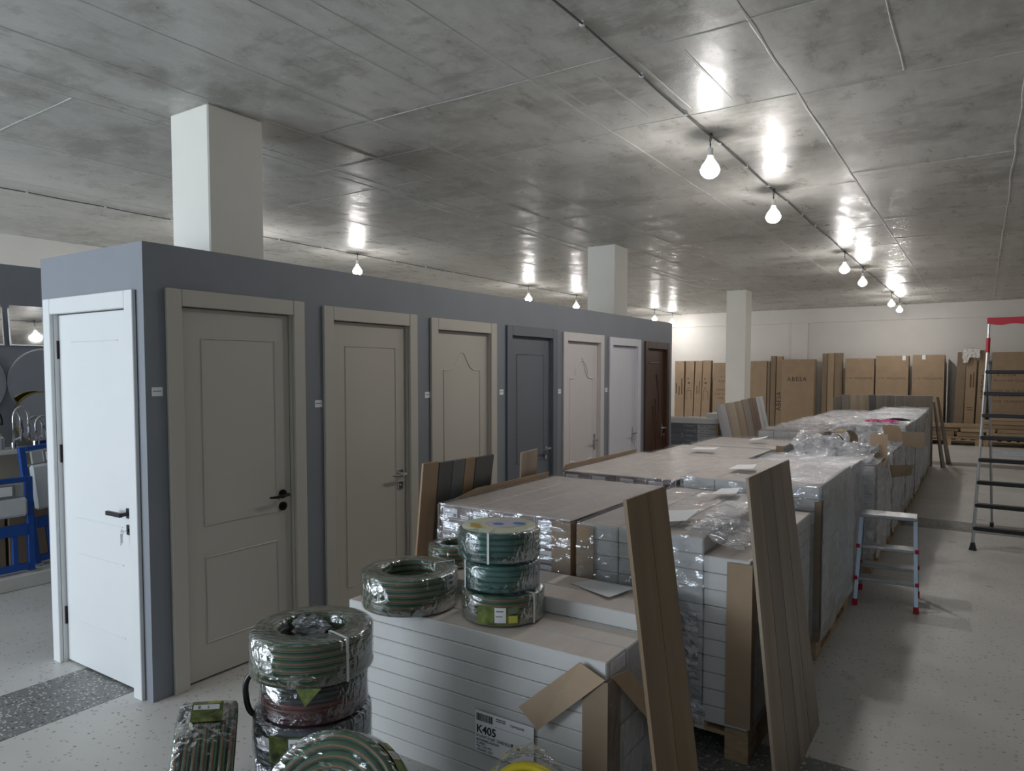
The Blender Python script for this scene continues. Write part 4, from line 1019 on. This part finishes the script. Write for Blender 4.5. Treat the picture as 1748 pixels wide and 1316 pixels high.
def disc(name, label, cat, x, y, z, r, rim, face, th=.02, tilt=0):
    t = thing(name, label, cat, (x, y, z-r), (0, R(tilt), 0))
    n = 48; b = MB()
    b.add([(0, r*math.cos(2*math.pi*i/n), r+r*math.sin(2*math.pi*i/n)) for i in range(n)] + [(th, r*math.cos(2*math.pi*i/n), r+r*math.sin(2*math.pi*i/n)) for i in range(n)], [tuple(reversed(range(n))), tuple(range(n, 2*n))] + [(i, (i+1) % n, n+(i+1) % n, n+i) for i in range(n)])
    b.build('rim', rim, t)
    k = r-.012
    MB().add([(th+.001, k*math.cos(2*math.pi*i/n), r+k*math.sin(2*math.pi*i/n)) for i in range(n)], [tuple(range(n))]).build('mirror_face', face, t)
    return t
disc('round_mirror', 'large round frameless mirror on the grey wall above the taps', 'mirror', -3.249, .95, 1.56, .285, 'aluminium', 'mirror', .018)
disc('round_mirror', 'round mirror with pale rim cut off beside the large frameless one', 'mirror', -3.249, .36, 1.555, .298, 'aluminium', 'mirror', .018)
disc('round_mirror', 'gold-rimmed round mirror leaning on the shelf behind the taps', 'mirror', -3.135, .885, 1.26, .225, 'gold', 'mirror', .02, -4)
def tap(label, y, hgt, m='chrome', spring=True, rot=0):
    t = thing('kitchen_tap', label, 'tap', (-3.06, y, 1.032), (0, 0, rot))
    MB().tube([(0,0,0), (0,0,.05)], .026, 14).build('tap_base', m, t)
    pth = [(0,0,.04), (0,0,hgt*.7)] + [(0, .055-.055*math.cos(a), hgt*.7+(hgt*.3)*math.sin(a)) for a in [math.pi*i/10 for i in range(1, 11)]] + [(0, .11, hgt*.62)]
    MB().tube(pth, .011, 10).build('spout', m, t, smooth=True)
    if spring:
        b = MB()
        for k in range(5): b.lathe([(.010, 0), (.019, .006), (.010, .012)], 12, 0, (0, .11, hgt*.60-.013*k+.02))
        b.tube([(0,.11,hgt*.60-.02), (0,.11,hgt*.60-.075)], .015, 10); b.build('spray_head', m, t)
    MB().tube([(0,.0,.07), (.0,.05,.085)], .010, 8).tube([(0,.05,.06), (0,.055,.15)], .013, 8).build('lever', m, t)
    return t
tap('tall chrome spring tap standing on the white shelf', .63, .33)
tap('shorter chrome tap beside the tall spring tap', .79, .25)
tap('black curved tap at the open end of the shelf', .44, .31, 'black_metal', False)
sb = tag(MB().lathe([(0,0), (.03,0), (.03,.09), (.012,.11), (.012,.125), (0,.125)], 16).build('soap_bottle', 'aluminium', None, (-3.06, .535, 1.031)), 'small metal soap bottle on the shelf by the black tap', 'bottle')
vl = MB().tube([(0,0,-.115), (0,0,-.01)], .012, 8).tube([(0,0,-.11), (.02,0,-.14)], .014, 8).build('angle_valve', 'chrome', None, (-2.966, .635, 1.0)); tag(vl, 'small chrome valve hanging at the shelf edge below the tall tap', 'valve')
def wc_frame(label, y, z, hgt, tilt, lean, fx_):
    t = thing('cistern_frame', label, 'cistern frame', (fx_, y, z), (R(tilt), R(lean), 0), 'blue wall frames for toilet cisterns')
    wd = .50
    for s in (-wd/2, wd/2): MB().box(-.02, .02, s-.022, s+.022, 0, hgt, c=.003).build('post', 'blue_steel', t)
    for (z0, z1) in ((.02, .07), (.29, .375), (hgt-.035, hgt)): MB().box(-.015, .022, -wd/2+.023, wd/2-.023, z0, z1, c=.002).build('crossbar', 'blue_steel', t)
    for s in (-.14, .14): MB().box(-.01, .02, s-.018, s+.018, .071, .289, c=.002).build('strut', 'blue_steel', t)
    c = MB().box(-.06, .05, -wd/2+.03, wd/2-.026, .44, hgt-.10*1.5, c=.018).build('cistern', 'cistern_white', t)
    MB().box(.0, .03, -wd/2+.05, wd/2-.045, hgt-.145, hgt-.04, c=.006).build('cistern_neck', 'cistern_grey', t)
    MB().box(.03, .045, -.12, .14, hgt-.14, hgt-.045, c=.004).build('flush_opening', 'panel_grey', t)
    MB().box(.045, .05, -.10, .12, hgt-.128, hgt-.057, c=.002).build('opening_card', 'paper', t)
    MB().tube([(.052, -.03+.05*math.cos(a), .64*hgt/.75+.012*math.sin(a)) for a in [2*math.pi*i/16 for i in range(16)]], .005, 6, closed=True).build('printed_oval', 'blue_steel', t)
    for s in (-wd/2, wd/2): MB().box(-.06, .05, s-.03, s+.03, -.0, .012).build('foot_plate', 'aluminium', t)
    return t
wc_frame('short blue steel cistern frame with white tank on the plinth', .335, .107, .735, 0, 0, -2.715)
wc_frame('tall blue steel cistern frame tipped sideways on the plinth', .94, .134, .95, 5.5, 0, -2.865)
for (y0, y1, h, lab) in ((-.1, .52, .42, 'brown carton behind the short blue cistern frame'), (.54, 1.2, .45, 'brown carton behind the tall blue cistern frame')):
    o = MB().box(0, .17, 0, y1-y0, 0, h, c=.006).build('brown_carton', 'cardboard_dark', None, (-3.15, y0, .106)); tag(o, lab, 'carton')
